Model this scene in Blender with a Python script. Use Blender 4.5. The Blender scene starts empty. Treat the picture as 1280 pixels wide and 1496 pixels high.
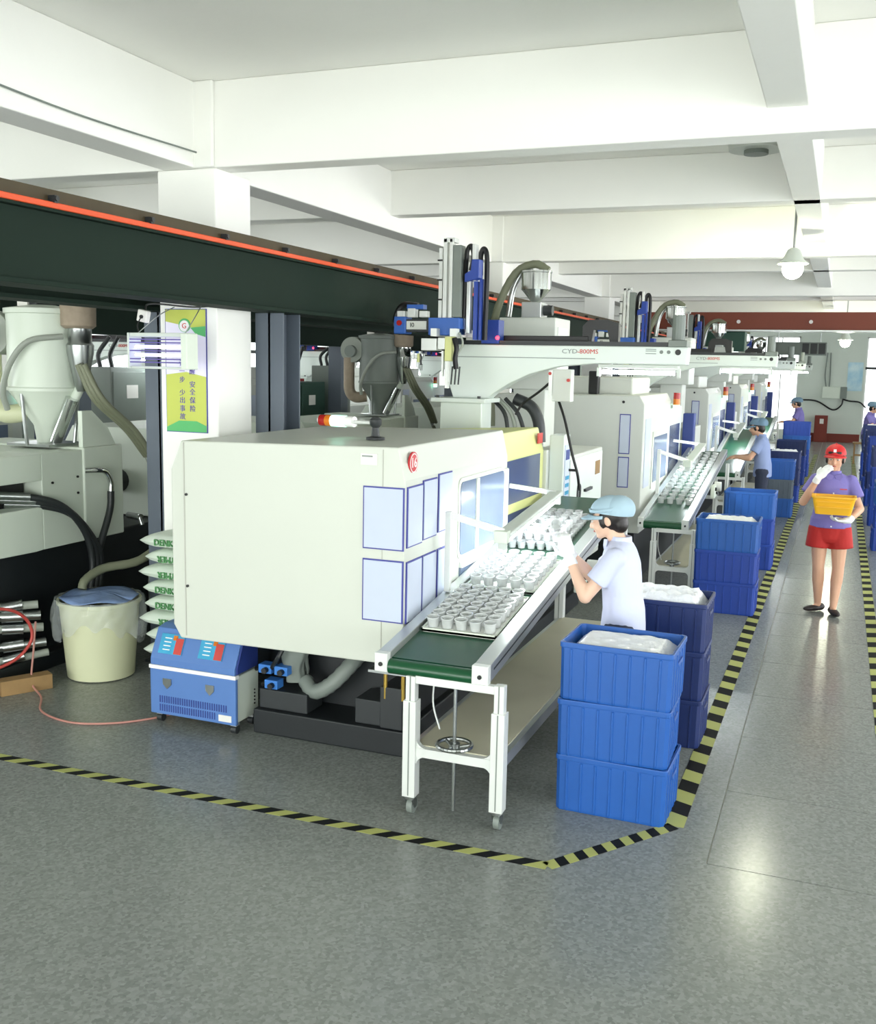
import bpy, bmesh, math, random
from mathutils import Vector, Matrix, Euler
random.seed(7)
S = bpy.context.scene
COL = S.collection
R = math.radians

# ------------------------------------------------------------------ camera
cam_d = bpy.data.cameras.new('camera'); cam = bpy.data.objects.new('camera', cam_d); COL.objects.link(cam)
cam_d.sensor_fit = 'HORIZONTAL'; cam_d.sensor_width = 36.0; cam_d.lens = 1485.3 / 1280 * 36.0
cam_d.clip_start = 0.05; cam_d.clip_end = 200
_f = 1485.3
_Y = Vector((590, -203, _f)).normalized()
_X = -Vector((-3840, -293, _f)).normalized()
_X = (_X - _Y * _X.dot(_Y)).normalized()
_Z = _X.cross(_Y)
if _Z.y > 0: _Z = -_Z
_w = Matrix((_X, _Y, _Z))                       # photo axes (right, down, forward) -> place axes
_r = _w @ Matrix(((1, 0, 0), (0, -1, 0), (0, 0, -1)))
cam.matrix_world = Matrix.Translation((0, 0, 2.25)) @ _r.to_4x4()
S.camera = cam

# ------------------------------------------------------------------ colour management, daylight
S.view_settings.view_transform = 'Standard'; S.view_settings.look = 'None'
S.view_settings.gamma = 1.0; S.view_settings.use_curve_mapping = False
S.view_settings.exposure = 0.56
w = bpy.data.worlds.new('daylight'); S.world = w; w.use_nodes = True
w.node_tree.nodes['Background'].inputs[0].default_value = (0.97, 0.97, 1.0, 1)
w.node_tree.nodes['Background'].inputs[1].default_value = 2.2
def area(name, loc, rot, sx, sy, power, color):
    d = bpy.data.lights.new(name, 'AREA'); d.shape = 'RECTANGLE'; d.size = sx; d.size_y = sy
    d.energy = power; d.color = color
    o = bpy.data.objects.new(name, d); COL.objects.link(o); o.location = loc; o.rotation_euler = rot
    return o
# daylight entering by the window bands of the wall behind
area('daylight_back_windows', (-2.0, -5.4, 1.7), (R(90), 0, 0), 15, 3.2, 850, (1.0, 0.97, 0.95))
area('right_ceiling_fill', (7.6, 9.0, 1.9), (R(90), 0, R(90)), 26, 2.8, 1250, (1.0, 0.945, 1.0))  # added fill outside the unseen right wall, brightens the ceiling
area('left_ceiling_fill', (-13.6, 12.0, 1.9), (R(90), 0, R(-90)), 26, 2.8, 650, (1.0, 0.945, 1.0))  # fill added outside the left wall, raised to lift the ceiling

# ------------------------------------------------------------------ materials
def lin(h):
    h = h.lstrip('#'); c = [int(h[i:i+2], 16) / 255 for i in (0, 2, 4)]
    return tuple(v / 12.92 if v <= 0.04045 else ((v + 0.055) / 1.055) ** 2.4 for v in c) + (1,)
M = {}
def mat(name, col, rough=0.5, metal=0.0, var=0.05, scale=3.0, bump=0.0, bscale=60.0, trans=0.0, alpha=1.0, emit=0.0, ecol=None, spec=0.5, col2=None, detail=4.0, coat=0.0):
    m = bpy.data.materials.new(name); m.use_nodes = True; nt = m.node_tree; b = nt.nodes['Principled BSDF']
    c = lin(col)
    n = nt.nodes.new('ShaderNodeTexNoise'); n.inputs['Scale'].default_value = scale; n.inputs['Detail'].default_value = detail
    tc = nt.nodes.new('ShaderNodeTexCoord'); nt.links.new(tc.outputs['Object'], n.inputs['Vector'])
    r = nt.nodes.new('ShaderNodeValToRGB')
    if col2: a2 = lin(col2); r.color_ramp.elements[0].color = a2; r.color_ramp.elements[1].color = c; r.color_ramp.elements[0].position = 0.35; r.color_ramp.elements[1].position = 0.65
    else:
        r.color_ramp.elements[0].color = tuple(v * (1 - var) for v in c[:3]) + (1,)
        r.color_ramp.elements[1].color = tuple(min(1, v * (1 + var)) for v in c[:3]) + (1,)
    nt.links.new(n.outputs['Fac'], r.inputs['Fac']); nt.links.new(r.outputs['Color'], b.inputs['Base Color'])
    b.inputs['Roughness'].default_value = rough; b.inputs['Metallic'].default_value = metal
    b.inputs['Transmission Weight'].default_value = trans; b.inputs['Alpha'].default_value = alpha
    b.inputs['Specular IOR Level'].default_value = spec; b.inputs['Coat Weight'].default_value = coat
    if bump:
        n2 = nt.nodes.new('ShaderNodeTexNoise'); n2.inputs['Scale'].default_value = bscale
        nt.links.new(tc.outputs['Object'], n2.inputs['Vector'])
        bp = nt.nodes.new('ShaderNodeBump'); bp.inputs['Strength'].default_value = bump; bp.inputs['Distance'].default_value = 0.01
        nt.links.new(n2.outputs['Fac'], bp.inputs['Height']); nt.links.new(bp.outputs['Normal'], b.inputs['Normal'])
    if emit:
        b.inputs['Emission Color'].default_value = lin(ecol or col); b.inputs['Emission Strength'].default_value = emit
    M[name] = m
    return m
mat('plaster', '#f7f7f1', 0.85, var=0.02, bump=0.08, bscale=25)
mat('wall_paint', '#d3dbd2', 0.8, var=0.03)
mat('red_skirt', '#7a2d20', 0.6)
mat('mach_white', '#cdd1c6', 0.38, var=0.015)
mat('mach_grey', '#cfd3cc', 0.45, var=0.02)
mat('mach_cream', '#d5d98f', 0.4, var=0.02)
mat('mach_green', '#d8e1d3', 0.42, var=0.03)
mat('robot_white', '#dfe8e2', 0.35, var=0.015)
mat('black_base', '#171c1f', 0.5, var=0.15)
mat('dark_steel', '#2b2f31', 0.45, var=0.1)
mat('black', '#101112', 0.45)
mat('rubber', '#1b1d1c', 0.55)
mat('girder', '#1b2a22', 0.7, spec=0.15, var=0.12, scale=2)
mat('rail_brown', '#453a22', 0.65, var=0.3, scale=6)
mat('orange', '#e0511f', 0.5)
mat('post_blue', '#5c6570', 0.5, var=0.08)
mat('crane_red', '#7c3a26', 0.55, var=0.1)
mat('alu', '#c6cac9', 0.32, metal=0.75, var=0.03)
mat('alu_white', '#dde0dc', 0.35, metal=0.15, var=0.03)
mat('steel', '#a9adac', 0.28, metal=1.0, var=0.05)
mat('chrome', '#d7dad9', 0.12, metal=1.0)
mat('belt', '#114832', 0.3, var=0.12, scale=8)
mat('belt_roll', '#0f4a2b', 0.3)
mat('shelf', '#bdb9a2', 0.5, var=0.12, scale=2.5)
mat('crate', '#1d57a6', 0.42, var=0.06, scale=2)
mat('crate_dark', '#1a3f9a', 0.45, var=0.06, scale=2)
mat('crate_navy', '#13285f', 0.45, var=0.08, scale=2)
mat('crate_grey', '#55606b', 0.5)
mat('crate_yellow', '#f0b51c', 0.45)
mat('ctl_blue', '#577dbb', 0.42, var=0.03)
mat('ctl_navy', '#2c3f86', 0.45)
mat('screen_blue', '#3fa3cc', 0.3, var=0.2, scale=12)
mat('label_red', '#c8453e', 0.5)
mat('label_white', '#e6e4de', 0.5)
mat('paper', '#c3ccdd', 0.6, var=0.03, scale=10)
mat('frame_blue', '#3b3f94', 0.45)
mat('pane', '#6d7a90', 0.15, var=0.15, scale=2, spec=0.25)
mat('pane_blue', '#4d5877', 0.15, var=0.15, scale=2, spec=0.25)
mat('robot_blue', '#2f5fb0', 0.45)
mat('arm_blue', '#23429b', 0.45)
mat('cup', '#eef1f0', 0.12, var=0.03, trans=0.45, coat=0.3)
mat('tray', '#eef0ea', 0.4)
mat('sack', '#dfeadd', 0.55, var=0.04, bump=0.25, bscale=14)
mat('ink_green', '#5d9c62', 0.6)
mat('wood', '#9a7b50', 0.7, var=0.25, scale=9)
mat('bucket', '#d5d8b4', 0.5, var=0.06)
mat('film', '#e8f0f2', 0.12, alpha=0.25, bump=0.9, bscale=18, trans=0.0)
mat('film_blue', '#7f97c4', 0.25, var=0.2, scale=8, bump=0.6, bscale=14)
mat('bag_white', '#eceef1', 0.35, bump=0.9, bscale=30, var=0.04)
mat('hose_black', '#25292a', 0.45)
mat('hose_olive', '#7c8069', 0.5, var=0.1)
mat('hose_grey', '#9aa096', 0.45)
mat('red_wire', '#b3413a', 0.5)
mat('pink_wire', '#b98378', 0.5)
mat('duct_cloth', '#a49583', 0.8, var=0.2, scale=20)
mat('valve_blue', '#3d7fd0', 0.4)
mat('poster_green', '#57b86b', 0.5)
mat('poster_yellow', '#c3cc5a', 0.5)
mat('poster_white', '#eeeafa', 0.5)
mat('ink_and_glow_purple', '#6a5fa8', 0.6)
mat('ink_grey', '#8d9692', 0.6)
mat('ink_red', '#d0473d', 0.6)
mat('white', '#f4f4f2', 0.4)
mat('badge_red', '#c22a31', 0.4)
mat('lamp_housing', '#cfd6cf', 0.4)
mat('dust_grey', '#7b837d', 0.5, var=0.15)
mat('skin', '#d9a98c', 0.5, var=0.04, scale=20)
mat('skin_pale', '#e6bfa6', 0.5, var=0.03, scale=20)
mat('hair', '#17110f', 0.45)
mat('lips', '#b3605c', 0.45)
mat('eye', '#1a1412', 0.3)
mat('shirt_pale', '#cdd2ea', 0.75, var=0.04, bump=0.3, bscale=22)
mat('shirt_blue', '#8f9fc8', 0.75, var=0.04, bump=0.3, bscale=22)
mat('shirt_purple', '#7d74b8', 0.75, var=0.05, bump=0.3, bscale=22)
mat('cap_blue', '#a9c4d3', 0.75, var=0.04)
mat('cap_slate', '#6f8ba0', 0.75)
mat('cap_red', '#c8181c', 0.6)
mat('shorts_red', '#b3221e', 0.75, var=0.08, bump=0.3, bscale=20)
mat('trousers', '#2c3347', 0.8)
mat('glove', '#f1f3f3', 0.7, bump=0.3, bscale=50)
mat('shoe', '#1d1517', 0.5)
mat('lens_red', '#a3201f', 0.25)
mat('lens_amber', '#d3761f', 0.25)
mat('lens_green', '#c9f5e4', 0.25, emit=2.0, ecol='#9ff5d6')
mat('led_red', '#ff2a3a', 0.3, emit=6)
mat('tube', '#ffffff', 0.3, emit=42, ecol='#f4fbff')
mat('tube_far', '#ffffff', 0.3, emit=42, ecol='#f4fbff')
mat('tube_uv', '#f2f0ff', 0.3, emit=2.2, ecol='#a090ff')
mat('bulb', '#ffffff', 0.3, emit=45, ecol='#fbffdf')
mat('dark_green_board', '#24473a', 0.6)
mat('notice_blue', '#8cc3de', 0.5, col2='#d7ecf2', scale=2)
mat('tape_yellow', '#a7ab62', 0.7, var=0.1)
mat('tape_black', '#101214', 0.8, spec=0.2)
mat('gold', '#b79a4a', 0.35, metal=0.8)
mat('concrete_seam', '#b9b9b0', 0.9)
def terrazzo():
    m = mat('terrazzo', '#7b7f7a', 0.28, spec=0.24)
    nt = m.node_tree; b = nt.nodes['Principled BSDF']; tc = [n for n in nt.nodes if n.type == 'TEX_COORD'][0]
    v = nt.nodes.new('ShaderNodeTexVoronoi'); v.inputs['Scale'].default_value = 70
    nt.links.new(tc.outputs['Object'], v.inputs['Vector'])
    rr = nt.nodes.new('ShaderNodeValToRGB'); rr.color_ramp.elements[0].color = lin('#5f6360'); rr.color_ramp.elements[1].color = lin('#999d9a')
    nt.links.new(v.outputs['Color'], rr.inputs['Fac'])
    n = nt.nodes.new('ShaderNodeTexNoise'); n.inputs['Scale'].default_value = 0.7; n.inputs['Detail'].default_value = 6
    nt.links.new(tc.outputs['Object'], n.inputs['Vector'])
    r2 = nt.nodes.new('ShaderNodeValToRGB'); r2.color_ramp.elements[0].color = lin('#7e827d'); r2.color_ramp.elements[1].color = lin('#868b85')
    nt.links.new(n.outputs['Fac'], r2.inputs['Fac'])
    mx = nt.nodes.new('ShaderNodeMix'); mx.data_type = 'RGBA'; mx.inputs[0].default_value = 0.55
    nt.links.new(r2.outputs['Color'], mx.inputs[6]); nt.links.new(rr.outputs['Color'], mx.inputs[7])
    nt.links.new(mx.outputs[2], b.inputs['Base Color'])
    r3 = nt.nodes.new('ShaderNodeMapRange'); r3.inputs[3].default_value = 0.16; r3.inputs[4].default_value = 0.27
    nt.links.new(n.outputs['Fac'], r3.inputs[0]); nt.links.new(r3.outputs[0], b.inputs['Roughness'])
terrazzo()
def glassy(name, tint):
    m = bpy.data.materials.new(name); m.use_nodes = True; nt = m.node_tree; nt.nodes.clear()
    o = nt.nodes.new('ShaderNodeOutputMaterial'); t = nt.nodes.new('ShaderNodeBsdfTransparent'); g = nt.nodes.new('ShaderNodeBsdfGlossy')
    t.inputs[0].default_value = tint; g.inputs['Roughness'].default_value = 0.03
    f = nt.nodes.new('ShaderNodeFresnel'); f.inputs[0].default_value = 1.45
    ge = nt.nodes.new('ShaderNodeNewGeometry'); om = nt.nodes.new('ShaderNodeMath'); om.operation = 'SUBTRACT'; om.inputs[0].default_value = 1.0; nt.links.new(ge.outputs['Backfacing'], om.inputs[1])
    mu = nt.nodes.new('ShaderNodeMath'); mu.operation = 'MULTIPLY'; nt.links.new(f.outputs[0], mu.inputs[0]); nt.links.new(om.outputs[0], mu.inputs[1])
    mx = nt.nodes.new('ShaderNodeMixShader'); nt.links.new(mu.outputs[0], mx.inputs[0]); nt.links.new(t.outputs[0], mx.inputs[1]); nt.links.new(g.outputs[0], mx.inputs[2])
    nt.links.new(mx.outputs[0], o.inputs[0]); M[name] = m
glassy('glass', (0.95, 0.98, 0.97, 1))

# ------------------------------------------------------------------ helpers
ORG = {}
def tag(o, label=None, cat=None, group=None, kind=None):
    if label: o['label'] = label
    if cat: o['category'] = cat
    if group: o['group'] = group
    if kind: o['kind'] = kind
    return o
def thing(name, label, cat, loc=(0, 0, 0), group=None, kind=None):
    o = bpy.data.objects.new(name, None); COL.objects.link(o); o.location = loc; o.empty_display_size = 0.1
    ORG[o.name] = Vector(loc)
    return tag(o, label, cat, group, kind)
def spline(pts, n=6):
    P = [Vector(p) for p in pts]
    if len(P) < 3: return P
    P = [P[0] * 2 - P[1]] + P + [P[-1] * 2 - P[-2]]
    out = []
    for i in range(1, len(P) - 2):
        a, b, c, d = P[i-1], P[i], P[i+1], P[i+2]
        for k in range(n):
            t = k / n
            out.append(0.5 * ((2*b) + (c-a)*t + (2*a-5*b+4*c-d)*t*t + (3*b-a-3*c+d)*t**3))
    out.append(P[-2]); return out
class MB:
    def __init__(s): s.b = bmesh.new(); s.mi = 0
    def _f(s, vs):
        try: f = s.b.faces.new(vs); f.material_index = s.mi
        except ValueError: pass
    def box(s, x0, y0, z0, x1, y1, z1):
        v = [s.b.verts.new(p) for p in ((x0,y0,z0),(x1,y0,z0),(x1,y1,z0),(x0,y1,z0),(x0,y0,z1),(x1,y0,z1),(x1,y1,z1),(x0,y1,z1))]
        for q in ((0,3,2,1),(4,5,6,7),(0,1,5,4),(1,2,6,5),(2,3,7,6),(3,0,4,7)): s._f([v[i] for i in q])
        return s
    def obox(s, c, size, rot):
        m = Matrix.Translation(c) @ rot.to_matrix().to_4x4() if isinstance(rot, Euler) else Matrix.Translation(c) @ rot.to_4x4()
        a, b_, c_ = (d / 2 for d in size)
        v = [s.b.verts.new(m @ Vector(p)) for p in ((-a,-b_,-c_),(a,-b_,-c_),(a,b_,-c_),(-a,b_,-c_),(-a,-b_,c_),(a,-b_,c_),(a,b_,c_),(-a,b_,c_))]
        for q in ((0,3,2,1),(4,5,6,7),(0,1,5,4),(1,2,6,5),(2,3,7,6),(3,0,4,7)): s._f([v[i] for i in q])
        return s
    def bar(s, p0, p1, wd, ht, up=(0, 0, 1)):
        p0, p1 = Vector(p0), Vector(p1); d = (p1 - p0); L = d.length; d.normalize(); u = Vector(up)
        x = d.cross(u)
        if x.length < 1e-4: x = Vector((1, 0, 0))
        x.normalize(); u = x.cross(d)
        return s.obox((p0 + p1) / 2, (wd, L, ht), Matrix((x, d, u)).transposed())
    def cyl(s, p0, p1, r0, r1=None, seg=16):
        r1 = r0 if r1 is None else r1
        p0, p1 = Vector(p0), Vector(p1); d = (p1 - p0).normalized()
        x = d.orthogonal().normalized(); y = d.cross(x)
        A = [s.b.verts.new(p0 + (x*math.cos(t) + y*math.sin(t)) * r0) for t in (2*math.pi*i/seg for i in range(seg))]
        B = [s.b.verts.new(p1 + (x*math.cos(t) + y*math.sin(t)) * r1) for t in (2*math.pi*i/seg for i in range(seg))]
        for i in range(seg): j = (i+1) % seg; s._f([A[i], A[j], B[j], B[i]])
        s._f(A[::-1]); s._f(B); return s
    def tube(s, pts, r, seg=8, n=6, rfun=None):
        P = spline(pts, n); prev = None; x = None; last = None
        for i, p in enumerate(P):
            d = (P[min(i+1, len(P)-1)] - P[max(i-1, 0)]).normalized()
            if x is None: x = d.orthogonal().normalized()
            x = (x - d * x.dot(d)).normalized(); y = d.cross(x)
            rr = r if rfun is None else r * rfun(i / (len(P) - 1), i)
            ring = [s.b.verts.new(p + (x*math.cos(t) + y*math.sin(t)) * rr) for t in (2*math.pi*k/seg for k in range(seg))]
            if prev:
                for k in range(seg): j = (k+1) % seg; s._f([prev[k], prev[j], ring[j], ring[k]])
            else: s._f(ring[::-1])
            prev = ring
        s._f(prev); return s
    def lathe(s, c, prof, seg=24, axis='z', closed=False):
        c = Vector(c); rings = []
        def pt(r, z, t):
            a, b_ = r*math.cos(t), r*math.sin(t)
            return c + (Vector((a, b_, z)) if axis == 'z' else Vector((a, z, b_)) if axis == 'y' else Vector((z, a, b_)))
        for r, z in prof: rings.append([s.b.verts.new(pt(r, z, 2*math.pi*k/seg)) for k in range(seg)])
        for A, B in zip(rings, rings[1:]):
            for k in range(seg): j = (k+1) % seg; s._f([A[k], A[j], B[j], B[k]])
        if closed:
            for k in range(seg): j = (k+1) % seg; s._f([rings[-1][k], rings[-1][j], rings[0][j], rings[0][k]])
        else: s._f(rings[0][::-1]); s._f(rings[-1])
        return s
    def prism(s, poly, axis, a, b):
        def pt(u, v, t): return {'y': (u, t, v), 'x': (t, u, v), 'z': (u, v, t)}[axis]
        A = [s.b.verts.new(pt(u, v, a)) for u, v in poly]; B = [s.b.verts.new(pt(u, v, b)) for u, v in poly]
        n = len(poly)
        for i in range(n): j = (i+1) % n; s._f([A[i], A[j], B[j], B[i]])
        s._f(A[::-1]); s._f(B); return s
    def sph(s, c, r, seg=16, rings=10, rot=None):
        r = (r, r, r) if not hasattr(r, '__len__') else r
        m = Matrix.Translation(c) @ (rot.to_4x4() if rot else Matrix()) @ Matrix.Diagonal((*r, 1))
        bmesh.ops.create_uvsphere(s.b, u_segments=seg, v_segments=rings, radius=1, matrix=m); return s
    def cap(s, p0, r0, p1, r1, seg=12):
        s.sph(p0, r0, seg, 8); s.sph(p1, r1, seg, 8); s.cyl(p0, p1, r0 * 0.995, r1 * 0.995, seg); return s
    def loft(s, rings, seg=20):
        prev = None; first = None
        for (cx, cy, cz, rx, ry) in rings:
            ring = [s.b.verts.new((cx + rx*math.cos(t), cy + ry*math.sin(t), cz)) for t in (2*math.pi*k/seg for k in range(seg))]
            if prev:
                for k in range(seg): j = (k+1) % seg; s._f([prev[k], prev[j], ring[j], ring[k]])
            else: first = ring
            prev = ring
        s._f(first[::-1]); s._f(prev); return s
    def grid(s, fn, nu, nv):
        G = [[s.b.verts.new(fn(i/nu, j/nv)) for j in range(nv+1)] for i in range(nu+1)]
        for i in range(nu):
            for j in range(nv): s._f([G[i][j], G[i+1][j], G[i+1][j+1], G[i][j+1]])
        return s
    def quad(s, a, b, c, d): s._f([s.b.verts.new(p) for p in (a, b, c, d)]); return s
    def build(s, name, mats, parent=None, bevel=0, smooth=None, flip=True, kind=None, voxel=0, relax=0, solid=0):
        org = ORG.get(parent.name, Vector()) if parent else Vector()
        if flip and not voxel: bmesh.ops.recalc_face_normals(s.b, faces=s.b.faces)
        bmesh.ops.translate(s.b, verts=s.b.verts, vec=-org)
        me = bpy.data.meshes.new(name); s.b.to_mesh(me); s.b.free()
        for m in (mats if isinstance(mats, (list, tuple)) else [mats]): me.materials.append(M[m])
        o = bpy.data.objects.new(name, me); COL.objects.link(o)
        if voxel:
            md = o.modifiers.new('r', 'REMESH'); md.mode = 'VOXEL'; md.voxel_size = voxel; md.use_smooth_shade = True
            if relax: q = o.modifiers.new('s', 'SMOOTH'); q.iterations = relax; q.factor = 0.5
            dg = bpy.context.evaluated_depsgraph_get()
            nm = bpy.data.meshes.new_from_object(o.evaluated_get(dg)); o.modifiers.clear()
            o.data = nm; nm.name = name; bpy.data.meshes.remove(me); me = nm
            if not me.materials: me.materials.append(M[mats])
            for p in me.polygons: p.use_smooth = True; p.material_index = 0
        elif smooth is not None:
            for p in me.polygons: p.use_smooth = True
            me.set_sharp_from_angle(angle=R(smooth))
        if solid: q = o.modifiers.new('t', 'SOLIDIFY'); q.thickness = solid; q.offset = 0
        if bevel: q = o.modifiers.new('b', 'BEVEL'); q.width = bevel; q.segments = 2; q.limit_method = 'ANGLE'; q.angle_limit = R(40)
        if parent: o.parent = parent
        ORG[o.name] = org
        if kind: o['kind'] = kind
        return o
def children(o): return [c for c in COL.objects if c.parent == o]
def copy_tree(o, parent=None, off=None, label=None, group=None):
    c = o.copy(); COL.objects.link(c)
    if parent is not None: c.parent = parent
    if off is not None: c.location = Vector(o.location) + Vector(off); ORG[c.name] = Vector(c.location)
    if label: c['label'] = label
    if group: c['group'] = group
    for ch in list(o.children): copy_tree(ch, c)
    return c
def text(name, body, size, m, loc, face='-y', parent=None, ex=0.0015, align='CENTER', sx=1.0):
    cu = bpy.data.curves.new(name, 'FONT'); cu.body = body; cu.size = size; cu.extrude = ex; cu.align_x = align; cu.align_y = 'CENTER'; cu.resolution_u = 2
    t = bpy.data.objects.new(name, cu); COL.objects.link(t)
    dg = bpy.context.evaluated_depsgraph_get()
    me = bpy.data.meshes.new_from_object(t.evaluated_get(dg)); COL.objects.unlink(t); bpy.data.objects.remove(t); bpy.data.curves.remove(cu)
    rot = {'-y': Euler((R(90), 0, 0)), '+x': Euler((R(90), 0, R(90))), '-x': Euler((R(90), 0, R(-90))), '-y180': Euler((R(90), R(180), 0))}[face]
    me.transform(rot.to_matrix().to_4x4() @ Matrix.Diagonal((sx, 1, 1, 1)))
    me.materials.clear(); me.materials.append(M[m])
    o = bpy.data.objects.new(name, me); COL.objects.link(o)
    org = ORG.get(parent.name, Vector()) if parent else Vector()
    o.location = Vector(loc) - org
    if parent: o.parent = parent
    return o
def struct(name, mb, m, parent=None, **k):
    o = mb.build(name, m, parent, **k)
    if not parent: o['kind'] = 'structure'
    return o

# ------------------------------------------------------------------ the setting
XL, XR, YB, YF, ZC = -13.0, 7.0, -5.0, 36.0, 4.0
fl = thing('floor', 'polished grey speckled terrazzo factory floor', None, (0, 0, 0), kind='structure')
MB().box(XL, YB, -0.2, XR, YF, -0.006).build('floor_bed', 'concrete_seam', fl)
AX = (-0.42, 0.46, 1.34); AY0, AP, AN = 4.57, 0.89, 30
AY1 = AY0 + AP * AN
MB().box(XL, YB, -0.006, XR, AY0 - 0.003, 0).build('terrazzo_field', 'terrazzo', fl)
MB().box(XL, AY0 - 0.003, -0.006, AX[0] - 0.003, YF, 0).build('terrazzo_field', 'terrazzo', fl)
MB().box(AX[2] + 0.003, AY0 - 0.003, -0.006, XR, YF, 0).build('terrazzo_field', 'terrazzo', fl)
MB().box(AX[0] + 0.003, AY1 + 0.003, -0.006, AX[2] - 0.003, YF, 0).build('terrazzo_field', 'terrazzo', fl)
proto = None
for i in range(2):
    for j in range(AN):
        if proto is None:
            proto = MB().box(0.003, 0.003, -0.006, AX[1] - AX[0] - 0.003, AP - 0.003, 0).build('slab', 'terrazzo', fl); o = proto
        else: o = bpy.data.objects.new('slab', proto.data); COL.objects.link(o); o.parent = fl
        o.location = (AX[i], AY0 + AP * j, 0.0)
struct('ceiling', MB().box(XL, YB, ZC, XR, YF, ZC + 0.15), 'plaster')
def beam(name, x0, y0, z0, x1, y1, z1):
    o = MB().box(x0, y0, z0, x1, y1, z1).build(name, 'plaster', bevel=0.008); o['kind'] = 'structure'; return o
for k in range(-1, 6):
    y = 5.75 + 6 * k
    if y < YF - 1: beam('main_beam', XL, y, 3.47, XR, y + 0.2, ZC)
    beam('secondary_beam', XL, y + 3.05, 3.6, XR, y + 3.25, ZC)
for x0, x1, z in ((-4.22, -3.96, 3.47), (-0.46, -0.25, 3.6), (3.3, 3.56, 3.47), (-8.4, -8.19, 3.6), (-12.2, -11.94, 3.47)):
    beam('long_beam', x0, YB, z, x1, YF, ZC)
for x in (-4.27, 3.25, -12.25):
    for k in range(0, 6):
        y = 5.75 + 6 * k
        o = MB().box(x, y, 0, x + 0.45, y + 0.42, 3.47).box(x + 0.29, y - 0.035, 3.47, x + 0.45, y, ZC).build('concrete_column', 'plaster', bevel=0.012); o['kind'] = 'structure'
def wall(name, axis, pos, a0, a1, ops, th=0.2):
    """wall in the plane axis=pos from a0 to a1 with window openings (u0, u1, z0, z1)"""
    m = MB()
    def bx(u0, u1, z0, z1):
        if u1 - u0 < 1e-4 or z1 - z0 < 1e-4: return
        if axis == 'y': m.box(u0, pos, z0, u1, pos + th, z1)
        else: m.box(pos, u0, z0, pos + th, u1, z1)
    u = a0
    for (u0, u1, z0, z1) in sorted(ops):
        bx(u, u0, 0, ZC); bx(u0, u1, 0, z0); bx(u0, u1, z1, ZC); u = u1
    bx(u, a1, 0, ZC)
    struct(name, m, 'wall_paint')
WN = [0]
def window(axis, pos, u0, u1, z0, z1, cols, rows=(0.68,)):
    WN[0] += 1
    if axis == 'y': P = lambda u, d, z: (u, pos + d, z)
    else: P = lambda u, d, z: (pos + d, u, z)
    w_ = thing('window_%d' % WN[0], 'tall white framed factory window with narrow panes', None, P((u0 + u1) / 2, 0, z0), kind='structure')
    def bx(mb, ua, ub, za, zb, d0, d1):
        a = P(ua, d0, za); b = P(ub, d1, zb); mb.box(min(a[0], b[0]), min(a[1], b[1]), za, max(a[0], b[0]), max(a[1], b[1]), zb)
    f = MB(); t = 0.05
    bx(f, u0, u1, z0, z0 + t, 0.05, 0.13); bx(f, u0, u1, z1 - t, z1, 0.05, 0.13); bx(f, u0, u0 + t, z0, z1, 0.05, 0.13); bx(f, u1 - t, u1, z0, z1, 0.05, 0.13)
    f.build('window_frame', 'alu_white', w_)
    zs = [z0 + t] + [z0 + (z1 - z0) * r for r in rows] + [z1 - t]
    us = [u0 + t + (u1 - u0 - 2 * t) * i / cols for i in range(cols + 1)]
    for r in zs[1:-1]: m = MB(); bx(m, u0, u1, r - 0.04, r + 0.04, 0.04, 0.13); m.build('transom', 'dark_steel', w_)
    for u in us[1:-1]: m = MB(); bx(m, u - 0.018, u + 0.018, z0, z1, 0.06, 0.12); m.build('mullion', 'alu_white', w_)
    for a, b in zip(us, us[1:]):
        for c, d in zip(zs, zs[1:]): m = MB(); bx(m, a, b, c, d, 0.085, 0.091); m.build('pane', 'glass', w_)
fo = [(-4.6, -1.32, 0.3, 3.42), (0.7, 4.0, 0.3, 3.42), (-8.4, -5.2, 0.9, 3.42), (-12.2, -9.2, 0.9, 3.42)]
wall('wall_far', 'y', YF, XL, XR, fo)
for a in fo: window('y', YF, *a, 6)
bo = [(-9.5, -6.0, 0.1, 3.4), (-5.4, -2.0, 0.1, 3.4), (-1.4, 2.0, 0.1, 3.4), (2.6, 5.6, 0.1, 3.4)]
wall('wall_back', 'y', YB - 0.2, XL, XR, bo)
for a in bo: window('y', YB - 0.2, *a, 4)
so = [(-1 + 6 * k + 0.9, 4.6 + 6 * k, 0.5, 3.4) for k in range(0, 6)]
wall('wall_right', 'x', XR, YB, YF, so)
for a in so: window('x', XR, *a, 4)
wall('wall_left', 'x', XL - 0.2, YB, YF, so)
for a in so: window('x', XL - 0.2, *a, 4)
struct('baseboard_far', MB().box(-1.3, YF - 0.02, 0, 0.68, YF, 0.27), 'red_skirt')
# floor tapes: black and yellow hazard stripes, laid as one flat strip each
def tape(label, p0, p1, wd=0.055, pitch=0.155, lean=0.5, miter0=0.0):
    p0, p1 = Vector((*p0, 0)), Vector((*p1, 0)); d = (p1 - p0); L = d.length; d.normalize(); nrm = Vector((-d.y, d.x, 0))
    root = thing('hazard_tape', label, 'floor tape', tuple(p0), group='hazard tape lines on the floor')
    mb = MB(); z = 0.0012; half = pitch / 2; k = 0; t = 0.0
    while t < L - 1e-3:
        e = min(t + half, L); mb.mi = k % 2
        s0 = lean * wd if t > 0 else 0; s1 = lean * wd if e < L else 0
        def q(tt, sh, side): v = p0 + d * min(max(tt + sh * side, 0), L) + nrm * wd * side; return (v.x, v.y, z)
        mb.quad(q(t, s0, -1), q(e, s1, -1), q(e, s1, 1), q(t, s0, 1)); t = e; k += 1
    o = mb.build('tape_strip', ['tape_yellow', 'tape_black'], root, flip=False, solid=0.0016)
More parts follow.
